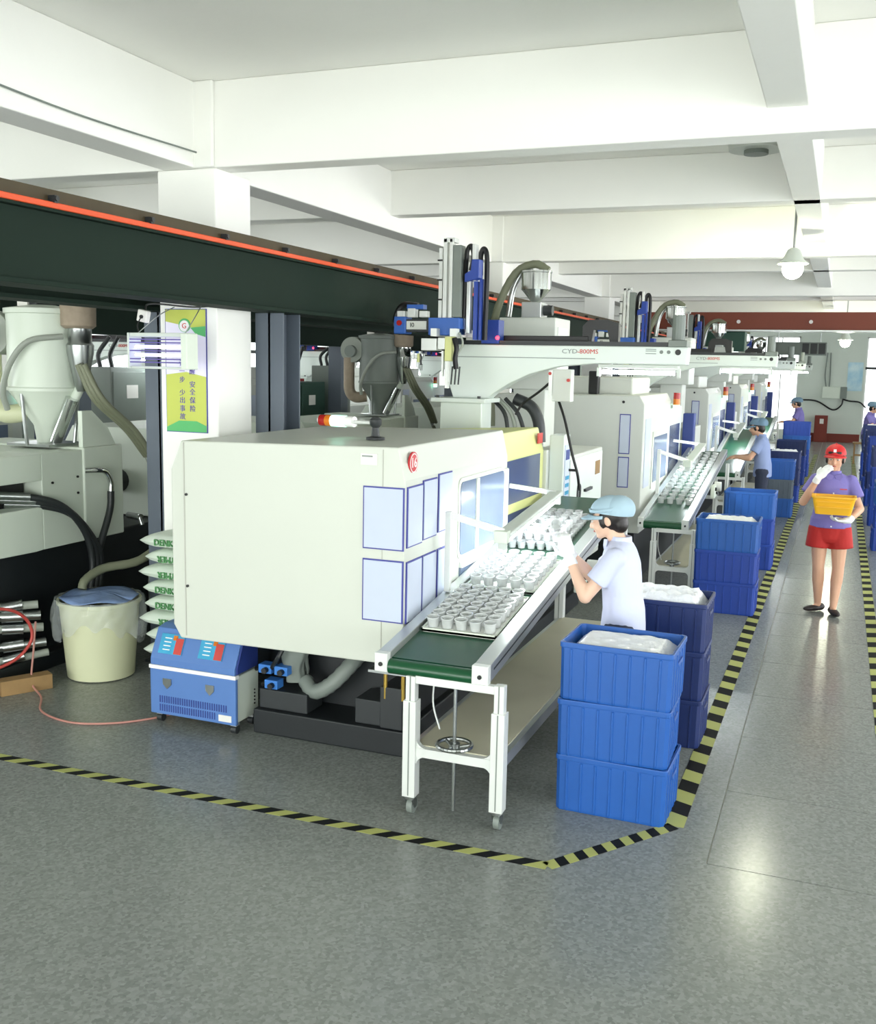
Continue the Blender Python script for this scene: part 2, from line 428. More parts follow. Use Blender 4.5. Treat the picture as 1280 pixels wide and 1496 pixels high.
tape('black and yellow hazard tape running across the floor before the big white machine', (-6.2, 4.22), (-1.09, 4.25), 0.035, 0.168, 1.1)
tape('short slanting length of hazard tape cutting the corner beside the tall blue crates', (-1.09, 4.25), (-0.62, 4.90), 0.036, 0.115, 0.3)
tape('black and yellow hazard tape along the aisle edge next to the blue crate stacks', (-0.62, 4.90), (-0.50, 30.0), 0.05, 0.30, 0.4)
tape('hazard tape along the aisle edge opposite the moulding machines', (0.40, 2.0), (0.43, 30.0), 0.045, 0.34, -0.4)

# ------------------------------------------------------------------ crane runway and steelwork
def runway(xa, xb, label, plabel):
    g = thing('crane_girder', label, 'girder', ((xa + xb) / 2, 6, 2.58))
    c = (xa + xb) / 2
    MB().box(xb - 0.06, YB + 0.3, 2.6, xb - 0.045, YF - 3, 2.93).box(xa, YB + 0.3, 2.58, xb, YF - 3, 2.605).box(xa, YB + 0.3, 2.925, xb, YF - 3, 2.95).build('beam_web', 'girder', g, bevel=0.003)
    MB().box(xb - 0.14, YB + 0.3, 2.95, xb - 0.02, YF - 3, 3.03).build('crane_rail', 'rail_brown', g)
    MB().box(xb - 0.02, YB + 0.3, 2.94, xb + 0.012, YF - 3, 2.968).build('conductor_bar', 'orange', g, bevel=0.004)
    b = None
    for k in range(34):
        y = 3.2 + 0.72 * (k - 3)
        if b is None: b = MB().box(xb - 0.03, -0.012 + y, 2.965, xb + 0.02, y + 0.012, 3.0).cyl((xb - 0.005, y, 2.985), (xb + 0.028, y, 2.985), 0.013, seg=8).build('bar_clip', 'dark_steel', g); y0 = y
        else: o = bpy.data.objects.new('bar_clip', b.data); COL.objects.link(o); o.parent = g; o.location = (0, y - y0, 0)
    return g
runway(-3.75, -3.5, 'dark green crane girder with orange conductor bar passing before the white column', '')
g2 = thing('crane_girder', 'dark crane girder on the far side of the white column', 'girder', (-4.55, 6, 2.58))
MB().box(-4.55, YB + 0.3, 2.6, -4.535, YF - 3, 2.93).box(-4.68, YB + 0.3, 2.58, -4.42, YF - 3, 2.605).box(-4.68, YB + 0.3, 2.925, -4.42, YF - 3, 2.95).build('beam_web', 'girder', g2)
MB().box(-4.6, YB + 0.3, 2.95, -4.5, YF - 3, 3.03).build('crane_rail', 'rail_brown', g2)
def steel_post(x0, x1, y, label):
    p = thing('steel_post', label, 'post', ((x0 + x1) / 2, y, 0), group='steel posts carrying the crane girders')
    t = 0.014
    MB().box(x0, y, 0.02, x0 + t, y + 0.24, 2.58).box(x1 - t, y, 0.02, x1, y + 0.24, 2.58).box(x0, y + 0.11, 0.02, x1, y + 0.13, 2.58).build('h_section', 'post_blue', p)
    MB().box(x0 - 0.03, y - 0.03, 0, x1 + 0.03, y + 0.27, 0.02).build('base_plate', 'dark_steel', p)
def steel_post2(x0, x1, y, label):
    p = thing('steel_post', label, 'post', ((x0 + x1) / 2, y, 0), group='steel posts carrying the crane girders')
    t = 0.014
    MB().box(x0, y, 0.02, x1, y + t, 2.58).box(x0, y + 0.24 - t, 0.02, x1, y + 0.24, 2.58).box((x0 + x1) / 2 - 0.008, y, 0.02, (x0 + x1) / 2 + 0.008, y + 0.24, 2.58).build('h_section', 'post_blue', p)
    MB().box(x0 - 0.03, y - 0.03, 0, x1 + 0.03, y + 0.27, 0.02).build('base_plate', 'dark_steel', p)
for k in range(5):
    y = 6.22 + 6 * k
    steel_post2(-3.82, -3.60, y, 'blue grey steel post beside the poster column' if k == 0 else 'blue grey steel post under the girder with the orange bar')
    steel_post2(-4.68, -4.44, y - 0.1, 'dark grey steel post next to the insect lamp' if k == 0 else 'dark grey steel post under the inner crane girder')
cb = thing('crane_bridge', 'rust red crane bridge beam spanning the hall above the aisle', 'crane bridge', (-0.2, 20.6, 3.0))
MB().box(-3.75, 20.45, 3.032, 3.0, 20.75, 3.36).build('bridge_beam', 'crane_red', cb, bevel=0.01)
MB().box(-3.44, 20.38, 3.0, 3.0, 20.82, 3.03).build('bottom_flange', 'alu_white', cb)
for x in (-3.2, -1.9, -0.6, 0.7): MB().cyl((x, 20.44, 3.18), (x, 20.41, 3.18), 0.035).build('bolt_cap', 'label_white', cb)
MB().box(-3.85, 20.2, 3.032, -3.5, 21.0, 3.14).build('end_truck', 'dark_steel', cb)
hz = thing('crane_hoist', 'dark green hoist box hanging at the red crane bridge', 'hoist', (-2.2, 20.5, 2.6))
MB().box(-2.55, 20.3, 2.62, -1.75, 20.75, 2.99).build('hoist_body', 'dark_green_board', hz, bevel=0.02)
MB().cyl((-2.15, 20.5, 2.62), (-2.15, 20.5, 2.5), 0.05).build('hook_block', 'gold', hz)
# far wall fittings
du = thing('air_duct', 'dark grey air cooler duct under the far ceiling by the window', 'duct', (-1.3, 30, 2.9))
MB().box(-1.9, 29.8, 2.72, -0.42, 30.5, 3.06).build('duct_body', 'dust_grey', du, bevel=0.02)
for i in range(3): MB().box(-1.05 + 0.21 * i, 29.785, 2.75, -0.88 + 0.21 * i, 29.8, 3.03).build('grille', 'dark_steel', du)
for x in (-1.7, -0.6): MB().cyl((x, 30.1, 3.06), (x, 30.1, ZC), 0.012, seg=8).build('hanger_rod', 'steel', du)
nt_ = thing('wall_notice', 'pale blue notice hung on the far wall beside the window', 'notice', (0.42, YF - 0.01, 1.7))
MB().box(0.18, YF - 0.02, 1.68, 0.64, YF - 0.001, 2.6).build('sheet', 'notice_blue', nt_)
eb = thing('electrical_box', 'grey electrical box with drooping cables on the far wall', 'electrical box', (-0.2, YF, 1.4))
MB().box(-0.55, YF - 0.16, 1.42, 0.0, YF - 0.001, 1.8).build('cabinet', 'mach_green', eb, bevel=0.01)
MB().box(0.0, YF - 0.18, 1.42, 0.2, YF - 0.001, 1.8).build('switch_box', 'dust_grey', eb, bevel=0.01)
for i, x in enumerate((-0.45, -0.35)): MB().tube([(x, YF - 0.05, 1.8), (x - 0.05 + 0.05 * i, YF - 0.05, 2.2), (x - 0.02, YF - 0.05, 2.9)], 0.02).build('conduit', 'dust_grey', eb)
MB().tube([(-1.2, YF - 0.06, 1.35), (-0.7, YF - 0.06, 1.32), (-0.2, YF - 0.06, 1.05), (0.05, YF - 0.06, 1.2), (0.1, YF - 0.06, 1.42)], 0.025).build('cable', 'black', eb)
MB().tube([(0.1, YF - 0.06, 1.4), (0.3, YF - 0.06, 1.35), (0.6, YF - 0.06, 1.32), (0.8, YF - 0.06, 1.15)], 0.025).build('cable', 'black', eb)
rc = thing('fire_cabinet', 'dark red cabinet standing against the far wall', 'cabinet', (-0.5, YF - 0.3, 0))
MB().box(-0.72, YF - 0.45, 0.0, -0.32, YF - 0.03, 0.86).build('body', 'red_skirt', rc, bevel=0.01)
MB().box(-0.7, YF - 0.47, 0.05, -0.34, YF - 0.45, 0.83).build('door', 'red_skirt', rc)
MB().box(-0.56, YF - 0.475, 0.6, -0.44, YF - 0.47, 0.76).build('sign', 'label_white', rc)
# bright lamps over the aisle
def flood(label, loc, power, drop):
    x, y, z = loc
    t = thing('flood_lamp', label, 'lamp', loc)
    MB().cyl((x, y, z + 0.16), (x, y, drop), 0.012, seg=8).build('hanger_rod', 'steel', t)
    MB().lathe((x, y, z), [(0.03, 0.17), (0.06, 0.15), (0.1, 0.06), (0.15, 0.02), (0.145, 0.015), (0.09, 0.05), (0.03, 0.1)], 20).build('reflector', 'lamp_housing', t, smooth=40)
    MB().sph((x, y, z - 0.03), 0.1).build('bulb', 'bulb', t, smooth=60)  # bulb made oversized, its shape takes in the lamp's glare
    d = bpy.data.lights.new('flood_light', 'POINT'); d.energy = power; d.color = (1.0, 0.99, 0.78); d.shadow_soft_size = 0.1
    o = bpy.data.objects.new('flood_light', d); COL.objects.link(o); o.location = (0, 0, -0.22); o.parent = t
flood('bright lamp hanging beside the ceiling beam nearest the robots', (-0.52, 10.75, 3.28), 22, ZC)
flood('bright lamp hanging low over the far end of the aisle', (0.02, 22.6, 2.9), 30, ZC)
vt = thing('ceiling_disc', 'round grey ceiling fan hub beside the aisle beam', 'ceiling fan', (-0.72, 8.3, 3.95))
MB().cyl((-0.72, 8.3, 3.9), (-0.72, 8.3, ZC), 0.2, 0.22, seg=28).build('hub', 'mach_grey', vt, smooth=40)
MB().cyl((-0.72, 8.3, 3.87), (-0.72, 8.3, 3.9), 0.09, seg=20).build('cap', 'dust_grey', vt, smooth=40)
wr = MB().tube([(-3.94, 2.0, 3.62), (-3.94, 3.0, 3.60), (-3.94, 3.6, 3.585), (-3.94, 4.6, 3.55), (-3.93, 5.7, 3.56)], 0.006, seg=6).box(-3.95, 3.88, 3.57, -3.93, 3.93, 3.60).build('wall_cable', 'dust_grey')
tag(wr, 'thin grey cable clipped along the white beam above the green girder', 'cable')

# ------------------------------------------------------------------ first moulding machine
def rrect(cx, cy, w_, h, r, n=4):
    out = []
    for sx, sy, a0 in ((1, -1, -90), (1, 1, 0), (-1, 1, 90), (-1, -1, 180)):
        for i in range(n + 1):
            a = R(a0 + 90 * i / n); out.append((cx + sx * (w_ / 2 - r) + r * math.cos(a), cy + sy * (h / 2 - r) + r * math.sin(a)))
    return out
mm = thing('molding_machine', 'large white injection moulding machine numbered 16 with blue-edged papers on its covers', 'machine', (-2.85, 7.2, 0))
sec = [(-3.58, 0.70), (-3.58, 1.62), (-3.51, 1.79), (-2.14, 1.815), (-2.10, 1.64), (-2.10, 0.63), (-3.53, 0.62)]
cc = MB().prism(sec, 'y', 4.9, 6.68).build('clamp_cover', 'mach_white', mm, bevel=0.008)
MB().box(-3.493, 4.896, 0.64, -3.487, 4.9, 1.78).build('panel_seam', 'concrete_seam', cc)
MB().box(-2.232, 4.896, 0.66, -2.228, 4.9, 1.8).build('panel_seam', 'concrete_seam', cc)
for z in (0.94, 1.48): MB().cyl((-3.475, 4.9, z), (-3.475, 4.89, z), 0.008, seg=8).build('screw', 'black', cc)
def doc_front(z0, z1):
    d = MB().box(-2.343, 4.893, z0, -2.102, 4.9, z1).build('paper_frame', 'frame_blue', mm)
    MB().box(-2.335, 4.889, z0 + 0.008, -2.110, 4.893, z1 - 0.008).build('paper', 'paper', d)
    for i in range(9): pass
def doc_side(y0, y1, z0, z1):
    d = MB().box(-2.10, y0, z0, -2.093, y1, z1).build('paper_frame', 'frame_blue', mm)
    MB().box(-2.093, y0 + 0.008, z0 + 0.008, -2.089, y1 - 0.008, z1 - 0.008).build('paper', 'paper', d)
doc_front(1.262, 1.602); doc_front(0.866, 1.208)
for i, (y0, y1) in enumerate(((4.92, 5.13), (5.14, 5.345), (5.37, 5.585))):
    doc_side(y0, y1, 1.275 + 0.01 * i, 1.605 + 0.015 * i); doc_side(y0, y1, 0.86, 1.20)
pl = MB().box(-2.36, 4.895, 1.715, -2.262, 4.9, 1.775).build('name_plate', 'label_white', mm)
MB().box(-2.352, 4.893, 1.757, -2.29, 4.895, 1.765).build('print_line', 'ink_grey', pl)
bd = MB().cyl((-2.118, 5.03, 1.725), (-2.108, 5.03, 1.725), 0.06, seg=28).build('number_badge', 'badge_red', mm)
MB().lathe((-2.108, 5.03, 1.725), [(0.047, 0.0), (0.052, 0.0), (0.052, 0.002), (0.047, 0.002)], 28, axis='x', closed=True).build('ring', 'white', bd)
text('numeral', '16', 0.078, 'white', (-2.107, 5.03, 1.724), '+x', bd)
# side window of the clamp cover and the strip window below it
wf = MB().prism(rrect(6.155, 1.325, 0.90, 0.50, 0.05), 'x', -2.10, -2.092).build('window_frame', 'mach_white', mm)
MB().prism(rrect(6.155, 1.325, 0.85, 0.45, 0.04), 'x', -2.092, -2.088).build('pane', 'pane', wf)
MB().box(-2.088, 6.0, 1.1, -2.08, 6.05, 1.55).build('window_bar', 'mach_white', wf)
MB().box(-2.10, 6.58, 0.98, -2.078, 6.66, 1.56).build('door_handle_rail', 'mach_white', mm, bevel=0.01)
MB().box(-2.10, 5.75, 1.02, -2.075, 7.2, 1.06).build('guard_rail', 'alu_white', mm, bevel=0.006)
wl = MB().box(-2.10, 5.75, 0.78, -2.085, 7.2, 1.02).build('strip_window', 'pane', mm)
# cream sliding door
dr = MB().prism([(-3.3, 0.62), (-3.3, 1.72), (-2.2, 1.78), (-2.15, 1.60), (-2.15, 0.62)], 'y', 6.72, 7.78).build('sliding_door', 'mach_cream', mm, bevel=0.01)
MB().box(-2.15, 6.78, 1.27, -2.143, 7.66, 1.585).build('pane', 'pane_blue', dr)
MB().box(-2.15, 6.78, 0.70, -2.143, 7.70, 1.2).build('pane', 'pane_blue', dr)
MB().box(-2.16, 7.62, 1.66, -2.15, 7.74, 1.74).build('warning_label', 'label_red', dr)
MB().box(-2.12, 7.84, 0.65, -2.0, 8.03, 1.72).build('control_post', 'robot_white', mm, bevel=0.01)
cp = MB().box(-2.0, 7.86, 1.02, -1.993, 8.01, 1.64).build('control_panel', 'paper', mm)
MB().box(-1.993, 7.88, 1.52, -1.99, 7.99, 1.6).build('display', 'ctl_navy', cp)
for i in range(4):
    for j in range(3): MB().box(-1.993, 7.885 + 0.037 * j, 1.36 - 0.06 * i, -1.988, 7.912 + 0.037 * j, 1.39 - 0.06 * i).build('key', 'screen_blue', cp)
ic = MB().box(-2.9, 8.1, 0.55, -2.02, 9.35, 1.53).build('electrical_cabinet', 'mach_grey', mm, bevel=0.012)
MB().box(-2.02, 8.12, 0.6, -2.008, 9.30, 1.5).build('cabinet_door', 'robot_white', ic, bevel=0.004)
MB().box(-2.008, 9.02, 1.3, -2.004, 9.2, 1.42).build('label', 'wood', ic)
MB().tube([(-2.004, 8.30, 1.0), (-2.004, 8.42, 1.12), (-2.004, 8.44, 1.25), (-2.004, 8.37, 1.26), (-2.004, 8.36, 1.08), (-2.004, 8.41, 0.98), (-2.004, 8.5, 1.03)], 0.012, seg=6).build('logo_stroke', 'dark_steel', ic)
for z in (0.92, 1.2): MB().box(-2.008, 8.6, z - 0.012, -1.985, 8.85, z + 0.012).build('handle', 'dark_steel', ic)
MB().prism([(-3.35, 0.5), (-3.35, 1.5), (-3.2, 1.62), (-2.95, 1.62), (-2.92, 0.5)], 'y', 8.2, 9.4).build('rear_cover', 'mach_white', mm, bevel=0.01)
MB().box(-3.3, 7.78, 0.5, -2.12, 8.12, 1.60).build('platen', 'mach_grey', mm, bevel=0.01)
bs = MB().box(-3.2, 5.16, 0, -2.2, 9.4, 0.15).build('base_skid', 'black_base', mm, bevel=0.008)
MB().box(-3.15, 5.45, 0.15, -2.25, 9.3, 0.62).build('frame_body', 'black_base', mm)
for q in ((-3.18, 5.2, 0.15, -2.85, 5.4, 0.27), (-2.53, 5.2, 0.15, -2.365, 5.42, 0.3), (-2.36, 5.18, 0.15, -2.22, 5.44, 0.40)): MB().box(*q).build('frame_block', 'dark_steel', mm, bevel=0.006)
MB().box(-2.36, 5.16, 0.54, -2.18, 5.19, 0.62).build('gauge_plate', 'label_white', mm)
MB().box(-2.40, 5.10, 0.505, -2.10, 5.2, 0.52).build('drip_tray', 'steel', mm)
for x in (-2.33, -2.22): MB().cyl((x, 5.19, 0.33), (x, 5.19, 0.5), 0.012, seg=8).build('oil_gauge', 'gold', mm)
MB().box(-2.16, 5.2, 0.53, -2.1, 5.28, 0.60).build('indicator', 'label_red', mm)
# wrapped motor and hose under the cover
wm = MB()
wm.grid(lambda u, v: Vector((-2.98 + (0.1 + 0.02 * math.sin(9 * v + 5 * u) + 0.012 * math.sin(31 * u)) * math.cos(2 * math.pi * u) * (1 - 0.45 * v), 5.30 + (0.09 + 0.015 * math.sin(13 * u)) * math.sin(2 * math.pi * u) * (1 - 0.3 * v), 0.62 - 0.30 * v)), 28, 8)
wm.build('plastic_wrap', 'dust_grey', mm, smooth=50)
MB().tube([(-2.92, 5.3, 0.33), (-2.83, 5.26, 0.28), (-2.72, 5.27, 0.34), (-2.62, 5.34, 0.46), (-2.6, 5.5, 0.52)], 0.045, seg=12, rfun=lambda t, i: 1 + 0.08 * (i % 2)).build('flexible_hose', 'dust_grey', mm, smooth=50)
MB().cyl((-2.88, 5.36, 0.52), (-2.68, 5.36, 0.52), 0.028).build('pipe', 'steel', mm, smooth=40)
for i, (x, y, z) in enumerate(((-3.12, 5.25, 0.55), (-3.13, 5.18, 0.40), (-3.02, 5.18, 0.40), (-3.10, 5.2, 0.30))):
    v = MB().box(x - 0.045, y, z - 0.025, x + 0.045, y + 0.08, z + 0.03).build('valve', 'valve_blue', mm, bevel=0.005)
    MB().cyl((x + 0.01, y, z), (x + 0.01, y - 0.03, z), 0.018, seg=10).build('spool', 'black', v); MB().cyl((x - 0.045, y + 0.04, z), (x - 0.09, y + 0.05, z - 0.02), 0.014, seg=8).build('plug', 'black', v)
MB().tube([(-3.1, 5.2, 0.4), (-3.02, 5.16, 0.5), (-2.99, 5.22, 0.6)], 0.014).build('hydraulic_hose', 'hose_black', mm)
# tilted signal light on the roof
al = thing('signal_light', 'red, amber and green signal light lying on a bracket on the white machine roof', 'signal light', (-2.52, 5.35, 1.805))
bx_, by_ = -2.50, 5.38
MB().lathe((bx_, by_, 1.8112), [(0.055, 0), (0.055, 0.014), (0.025, 0.02), (0.02, 0.07), (0.034, 0.085), (0.036, 0.115), (0.02, 0.13)], 18).build('bracket', 'dark_steel', al, smooth=40)
dx = Vector((-1.0, 0.16, 0.0)).normalized(); p0 = Vector((bx_, by_, 1.908))
MB().cyl(p0, p0 + dx * 0.15, 0.011, seg=10).build('stem', 'alu_white', al, smooth=40)
q = 0.15
for nm, m_, L_, r_ in (('collar', 'white', 0.06, 0.032), ('lens_clear', 'lens_green', 0.10, 0.034), ('lens_amber', 'lens_amber', 0.04, 0.034), ('lens_red', 'lens_red', 0.045, 0.034), ('end_cap', 'white', 0.02, 0.028)):
    MB().cyl(p0 + dx * q, p0 + dx * (q + L_), r_, r_ if nm != 'end_cap' else 0.015, seg=18).build(nm, m_, al, smooth=40); q += L_
# machine parts seen under the robot arm: dark mould hoses and the grey hopper body
MB().tube([(-2.56, 8.3, 1.98), (-2.42, 8.3, 1.92), (-2.35, 8.3, 1.8), (-2.33, 8.3, 1.62)], 0.05, seg=10).build('hose_bundle', 'dark_steel', mm, smooth=60)
for i in range(3): MB().tube([(-2.75 + 0.06 * i, 8.25, 1.98), (-2.62 + 0.06 * i, 8.22, 1.85), (-2.58 + 0.08 * i, 8.22, 1.62)], 0.018).build('mould_hose', 'hose_grey' if i % 2 else 'hose_black', mm, smooth=60)

# ------------------------------------------------------------------ hopper with loader on the first machine
ld = thing('hopper_loader', 'stainless hopper loader on a grey dryer box with a curved feed hose', 'hopper loader', (-2.6, 9.0, 1.53))
MB().box(-2.88, 8.78, 2.05, -2.36, 9.3, 2.68).build('dryer_box', 'mach_grey', ld, bevel=0.01)
MB().box(-2.75, 8.85, 1.5315, -2.45, 9.2, 2.06).build('throat', 'mach_grey', ld, bevel=0.01)
MB().box(-2.37, 8.86, 2.2, -2.355, 9.2, 2.6).build('box_door', 'alu_white', ld)
MB().box(-2.70, 8.86, 2.68, -2.52, 9.08, 2.82).build('valve_block', 'alu', ld, bevel=0.006)
MB().cyl((-2.52, 8.97, 2.75), (-2.44, 8.97, 2.75), 0.045).build('motor', 'dark_steel', ld, smooth=40)
MB().lathe((-2.61, 9.0, 0), [(0.04, 2.82), (0.05, 2.84), (0.125, 2.93), (0.135, 2.935), (0.135, 3.08), (0.142, 3.085), (0.142, 3.10), (0.03, 3.11)], 28).build('cone_hopper', 'chrome', ld, smooth=35)
MB().tube([(-2.5, 9.0, 3.1), (-2.62, 9.0, 3.16), (-2.78, 8.98, 3.1), (-2.9, 8.95, 2.9), (-2.98, 8.95, 2.65), (-3.0, 8.95, 2.3), (-2.98, 8.95, 1.7)], 0.035, seg=10, rfun=lambda t, i: 1 + 0.07 * (i % 2)).build('feed_hose', 'hose_olive', ld, smooth=60)
MB().tube([(-2.66, 9.0, 3.1), (-2.74, 9.05, 3.12), (-2.84, 9.05, 2.95), (-2.88, 9.05, 2.7)], 0.028, seg=8).build('air_hose', 'alu', ld, smooth=60)

# ------------------------------------------------------------------ take-out robot
rb = thing('takeout_robot', 'white take-out robot arm spanning above the machine numbered 16', 'robot', (-2.85, 8.0, 1.6))
MB().box(-3.06, 7.84, 1.6015, -2.70, 8.10, 1.95).build('pedestal', 'robot_white', rb, bevel=0.01)
MB().box(-3.13, 7.8, 1.95, -2.66, 8.2, 1.985).build('flange', 'robot_white', rb, bevel=0.005)
for x in (-3.08, -2.72): MB().cyl((x, 7.83, 1.985), (x, 7.83, 2.005), 0.015, seg=8).build('bolt', 'dark_steel', rb)
arc = [(-2.68, 1.985), (-2.63, 2.03), (-2.5, 2.11), (-2.33, 2.19), (-2.1, 2.255), (-1.8, 2.285)]
MB().prism([(-2.98, 1.985)] + arc + [(-1.1, 2.285), (-1.09, 2.42), (-2.98, 2.42), (-3.06, 2.30), (-3.02, 2.1)], 'y', 7.92, 8.08).build('swan_beam', 'robot_white', rb, bevel=0.008)
MB().box(-2.95, 7.915, 2.318, -1.8, 7.92, 2.324).build('seam', 'ink_grey', rb)
text('model_lettering', 'CYD', 0.05, 'ink_grey', (-2.07, 7.918, 2.375), '-y', rb, align='LEFT', sx=1.25)
text('model_lettering', '-800MS', 0.05, 'ink_red', (-1.945, 7.918, 2.375), '-y', rb, align='LEFT', sx=1.1)
MB().cyl((-1.165, 7.92, 2.38), (-1.165, 7.914, 2.38), 0.022, seg=16).build('port', 'black', rb)
for x in (-1.29, -1.235): MB().cyl((x, 7.92, 2.38), (x, 7.915, 2.38), 0.014, seg=12).build('socket', 'dust_grey', rb)
for z in (2.367, 2.387, 2.4): MB().box(-1.41, 7.917, z - 0.003, -1.33, 7.92, z + 0.003).build('print_line', 'ink_grey', rb)
MB().box(-1.24, 7.9, 2.42, -1.1, 8.1, 2.47).cyl((-1.18, 8.0, 2.47), (-1.18, 8.0, 2.66), 0.05, seg=14).build('end_motor', 'dust_grey', rb, bevel=0.005)
MB().box(-2.9, 7.95, 2.42, -1.25, 7.99, 2.455).box(-2.9, 8.03, 2.42, -1.25, 8.07, 2.455).build('traverse_rail', 'dark_steel', rb)
MB().box(-2.72, 8.08, 2.42, -1.9, 8.16, 2.50).build('cable_chain', 'black', rb, bevel=0.005)
MB().prism([(-1.95, 2.42), (-1.95, 2.58), (-1.90, 2.63), (-1.75, 2.63), (-1.66, 2.60), (-1.66, 2.42), (-1.72, 2.42), (-1.75, 2.55), (-1.86, 2.55), (-1.88, 2.42)], 'y', 8.09, 8.17).build('chain_arch', 'black', rb)
MB().box(-2.75, 7.93, 2.43, -2.6, 8.07, 2.62).build('carriage', 'arm_blue', rb, bevel=0.006)
MB().sph((-2.60, 7.9, 2.475), 0.016, 10, 8).build('status_led', 'led_red', rb)
# kick frame reaching out towards the clamp
MB().box(-3.0, 7.45, 2.47, -2.95, 8.0, 2.53).box(-2.84, 7.45, 2.47, -2.79, 8.0, 2.53).build('kick_rail', 'alu_white', rb)
MB().box(-3.05, 7.52, 2.48, -2.79, 7.66, 2.615).build('kick_block', 'robot_blue', rb, bevel=0.006)
a1 = MB().box(-2.985, 7.56, 2.6, -2.955, 7.62, 3.15).box(-2.945, 7.55, 2.6, -2.915, 7.62, 3.22).box(-2.895, 7.55, 2.6, -2.87, 7.62, 3.22).box(-2.945, 7.55, 3.19, -2.85, 7.64, 3.225).build('vertical_arm', 'alu_white', rb, bevel=0.003)
for z in (2.75, 2.9, 3.05): MB().box(-2.992, 7.548, z, -2.955, 7.562, z + 0.012).build('clamp_screw', 'black', a1)
MB().box(-2.868, 7.56, 2.62, -2.80, 7.66, 3.17).build('belt_cover', 'dust_grey', rb, bevel=0.004)
MB().tube([(-2.79, 7.62, 2.62), (-2.78, 7.62, 3.05), (-2.765, 7.62, 3.15), (-2.735, 7.62, 3.16), (-2.72, 7.62, 3.08), (-2.74, 7.62, 2.98)], 0.02, seg=6).build('cable_loop', 'black', rb)
MB().box(-2.765, 7.6, 2.5, -2.735, 7.66, 2.92).build('second_arm', 'alu', rb, bevel=0.003)
MB().box(-2.725, 7.6, 2.9, -2.70, 7.68, 3.18).build('second_arm', 'alu_white', rb, bevel=0.003)
MB().prism([(-2.77, 2.89), (-2.70, 2.905), (-2.655, 2.92), (-2.655, 3.06), (-2.715, 3.06), (-2.72, 2.98), (-2.77, 2.95)], 'y', 7.56, 7.66).build('arm_bracket', 'arm_blue', rb, bevel=0.004)
MB().box(-2.72, 7.64, 2.45, -2.69, 7.7, 2.9).box(-2.68, 7.66, 2.45, -2.66, 7.72, 2.92).build('guide_bar', 'arm_blue', rb)
MB().tube([(-2.64, 7.7, 2.45), (-2.635, 7.7, 2.9), (-2.64, 7.7, 3.1), (-2.665, 7.7, 3.15), (-2.69, 7.7, 3.1), (-2.69, 7.7, 2.95)], 0.022, seg=6).build('cable_loop', 'black', rb)
# cross unit left of the arms
MB().box(-3.36, 7.55, 2.49, -3.255, 7.68, 2.625).build('unit_end', 'robot_blue', rb, bevel=0.008)
MB().cyl((-3.31, 7.55, 2.575), (-3.31, 7.54, 2.575), 0.022, seg=14).build('stop_button', 'lens_red', rb)
MB().box(-3.255, 7.56, 2.505, -3.06, 7.66, 2.605).build('unit_body', 'dark_steel', rb, bevel=0.004)
MB().box(-3.25, 7.552, 2.525, -3.08, 7.56, 2.59).build('unit_face', 'mach_grey', rb)
text('unit_lettering', 'I0', 0.05, 'black', (-3.2, 7.55, 2.558), '-y', rb)
for i, x in enumerate((-3.31, -3.22, -3.12)): MB().box(x - 0.03, 7.57, 2.62, x + 0.035, 7.64, 2.67 + 0.02 * (i % 2)).build('air_valve', 'alu_white', rb, bevel=0.004)
MB().box(-3.26, 7.58, 2.685, -3.12, 7.66, 2.72).build('unit_cover', 'robot_blue', rb)
MB().tube([(-3.36, 7.7, 2.5), (-3.42, 7.72, 2.6), (-3.36, 7.72, 2.72), (-3.22, 7.72, 2.72)], 0.025, seg=8).build('cable_loop', 'black', rb)
# gripper
gp = MB().box(-3.1, 7.5, 2.36, -2.97, 7.62, 2.455).box(-2.96, 7.5, 2.37, -2.90, 7.62, 2.46).build('gripper_base', 'alu_white', rb, bevel=0.005)
MB().box(-2.90, 7.5, 2.28, -2.84, 7.6, 2.47).build('gripper_body', 'mach_cream', rb, bevel=0.005)
MB().box(-2.89, 7.49, 2.07, -2.865, 7.53, 2.28).box(-2.925, 7.5, 2.16, -2.91, 7.53, 2.36).cyl((-2.86, 7.5, 2.12), (-2.86, 7.5, 2.28), 0.008).build('finger', 'alu_white', rb)
MB().tube([(-2.82, 7.5, 2.46), (-2.80, 7.5, 2.38), (-2.81, 7.5, 2.3), (-2.80, 7.5, 2.22)], 0.022, seg=6).build('air_coil', 'black', rb)
for x in (-2.83, -2.80, -2.77): MB().cyl((x, 7.5, 2.24), (x - 0.01, 7.5, 2.10), 0.007, seg=6).build('nipper', 'dark_steel', rb)
MB().tube([(-2.78, 7.5, 2.5), (-2.75, 7.5, 2.42), (-2.79, 7.5, 2.33)], 0.009, seg=6).build('air_hose', 'hose_grey', rb)
def tube_lamp(name, label, p0, p1, mt='tube', group=None, tray=True):
    p0, p1 = Vector(p0), Vector(p1); d = (p1 - p0).normalized(); c = (p0 + p1) / 2
    t = thing(name, label, 'lamp', tuple(c), group=group)
    u = Vector((0, 0, 1)); s_ = d.cross(u).normalized()
    MB().bar(p0 + u * 0.045, p1 + u * 0.045, 0.09, 0.03).build('housing', 'lamp_housing', t, bevel=0.006)
    MB().cyl(p0 + d * 0.03, p1 - d * 0.03, 0.016, seg=12).build('tube', mt, t, smooth=60)
    for e in (p0, p1): MB().bar(e - d * 0.012, e + d * 0.012, 0.05, 0.07).build('end_holder', 'lamp_housing', t)
    return t
rl = tube_lamp('robot_lamp', 'glowing tube lamp under the robot beam above the machine numbered 16', (-1.78, 7.98, 2.222), (-1.16, 7.98, 2.222), 'tube')
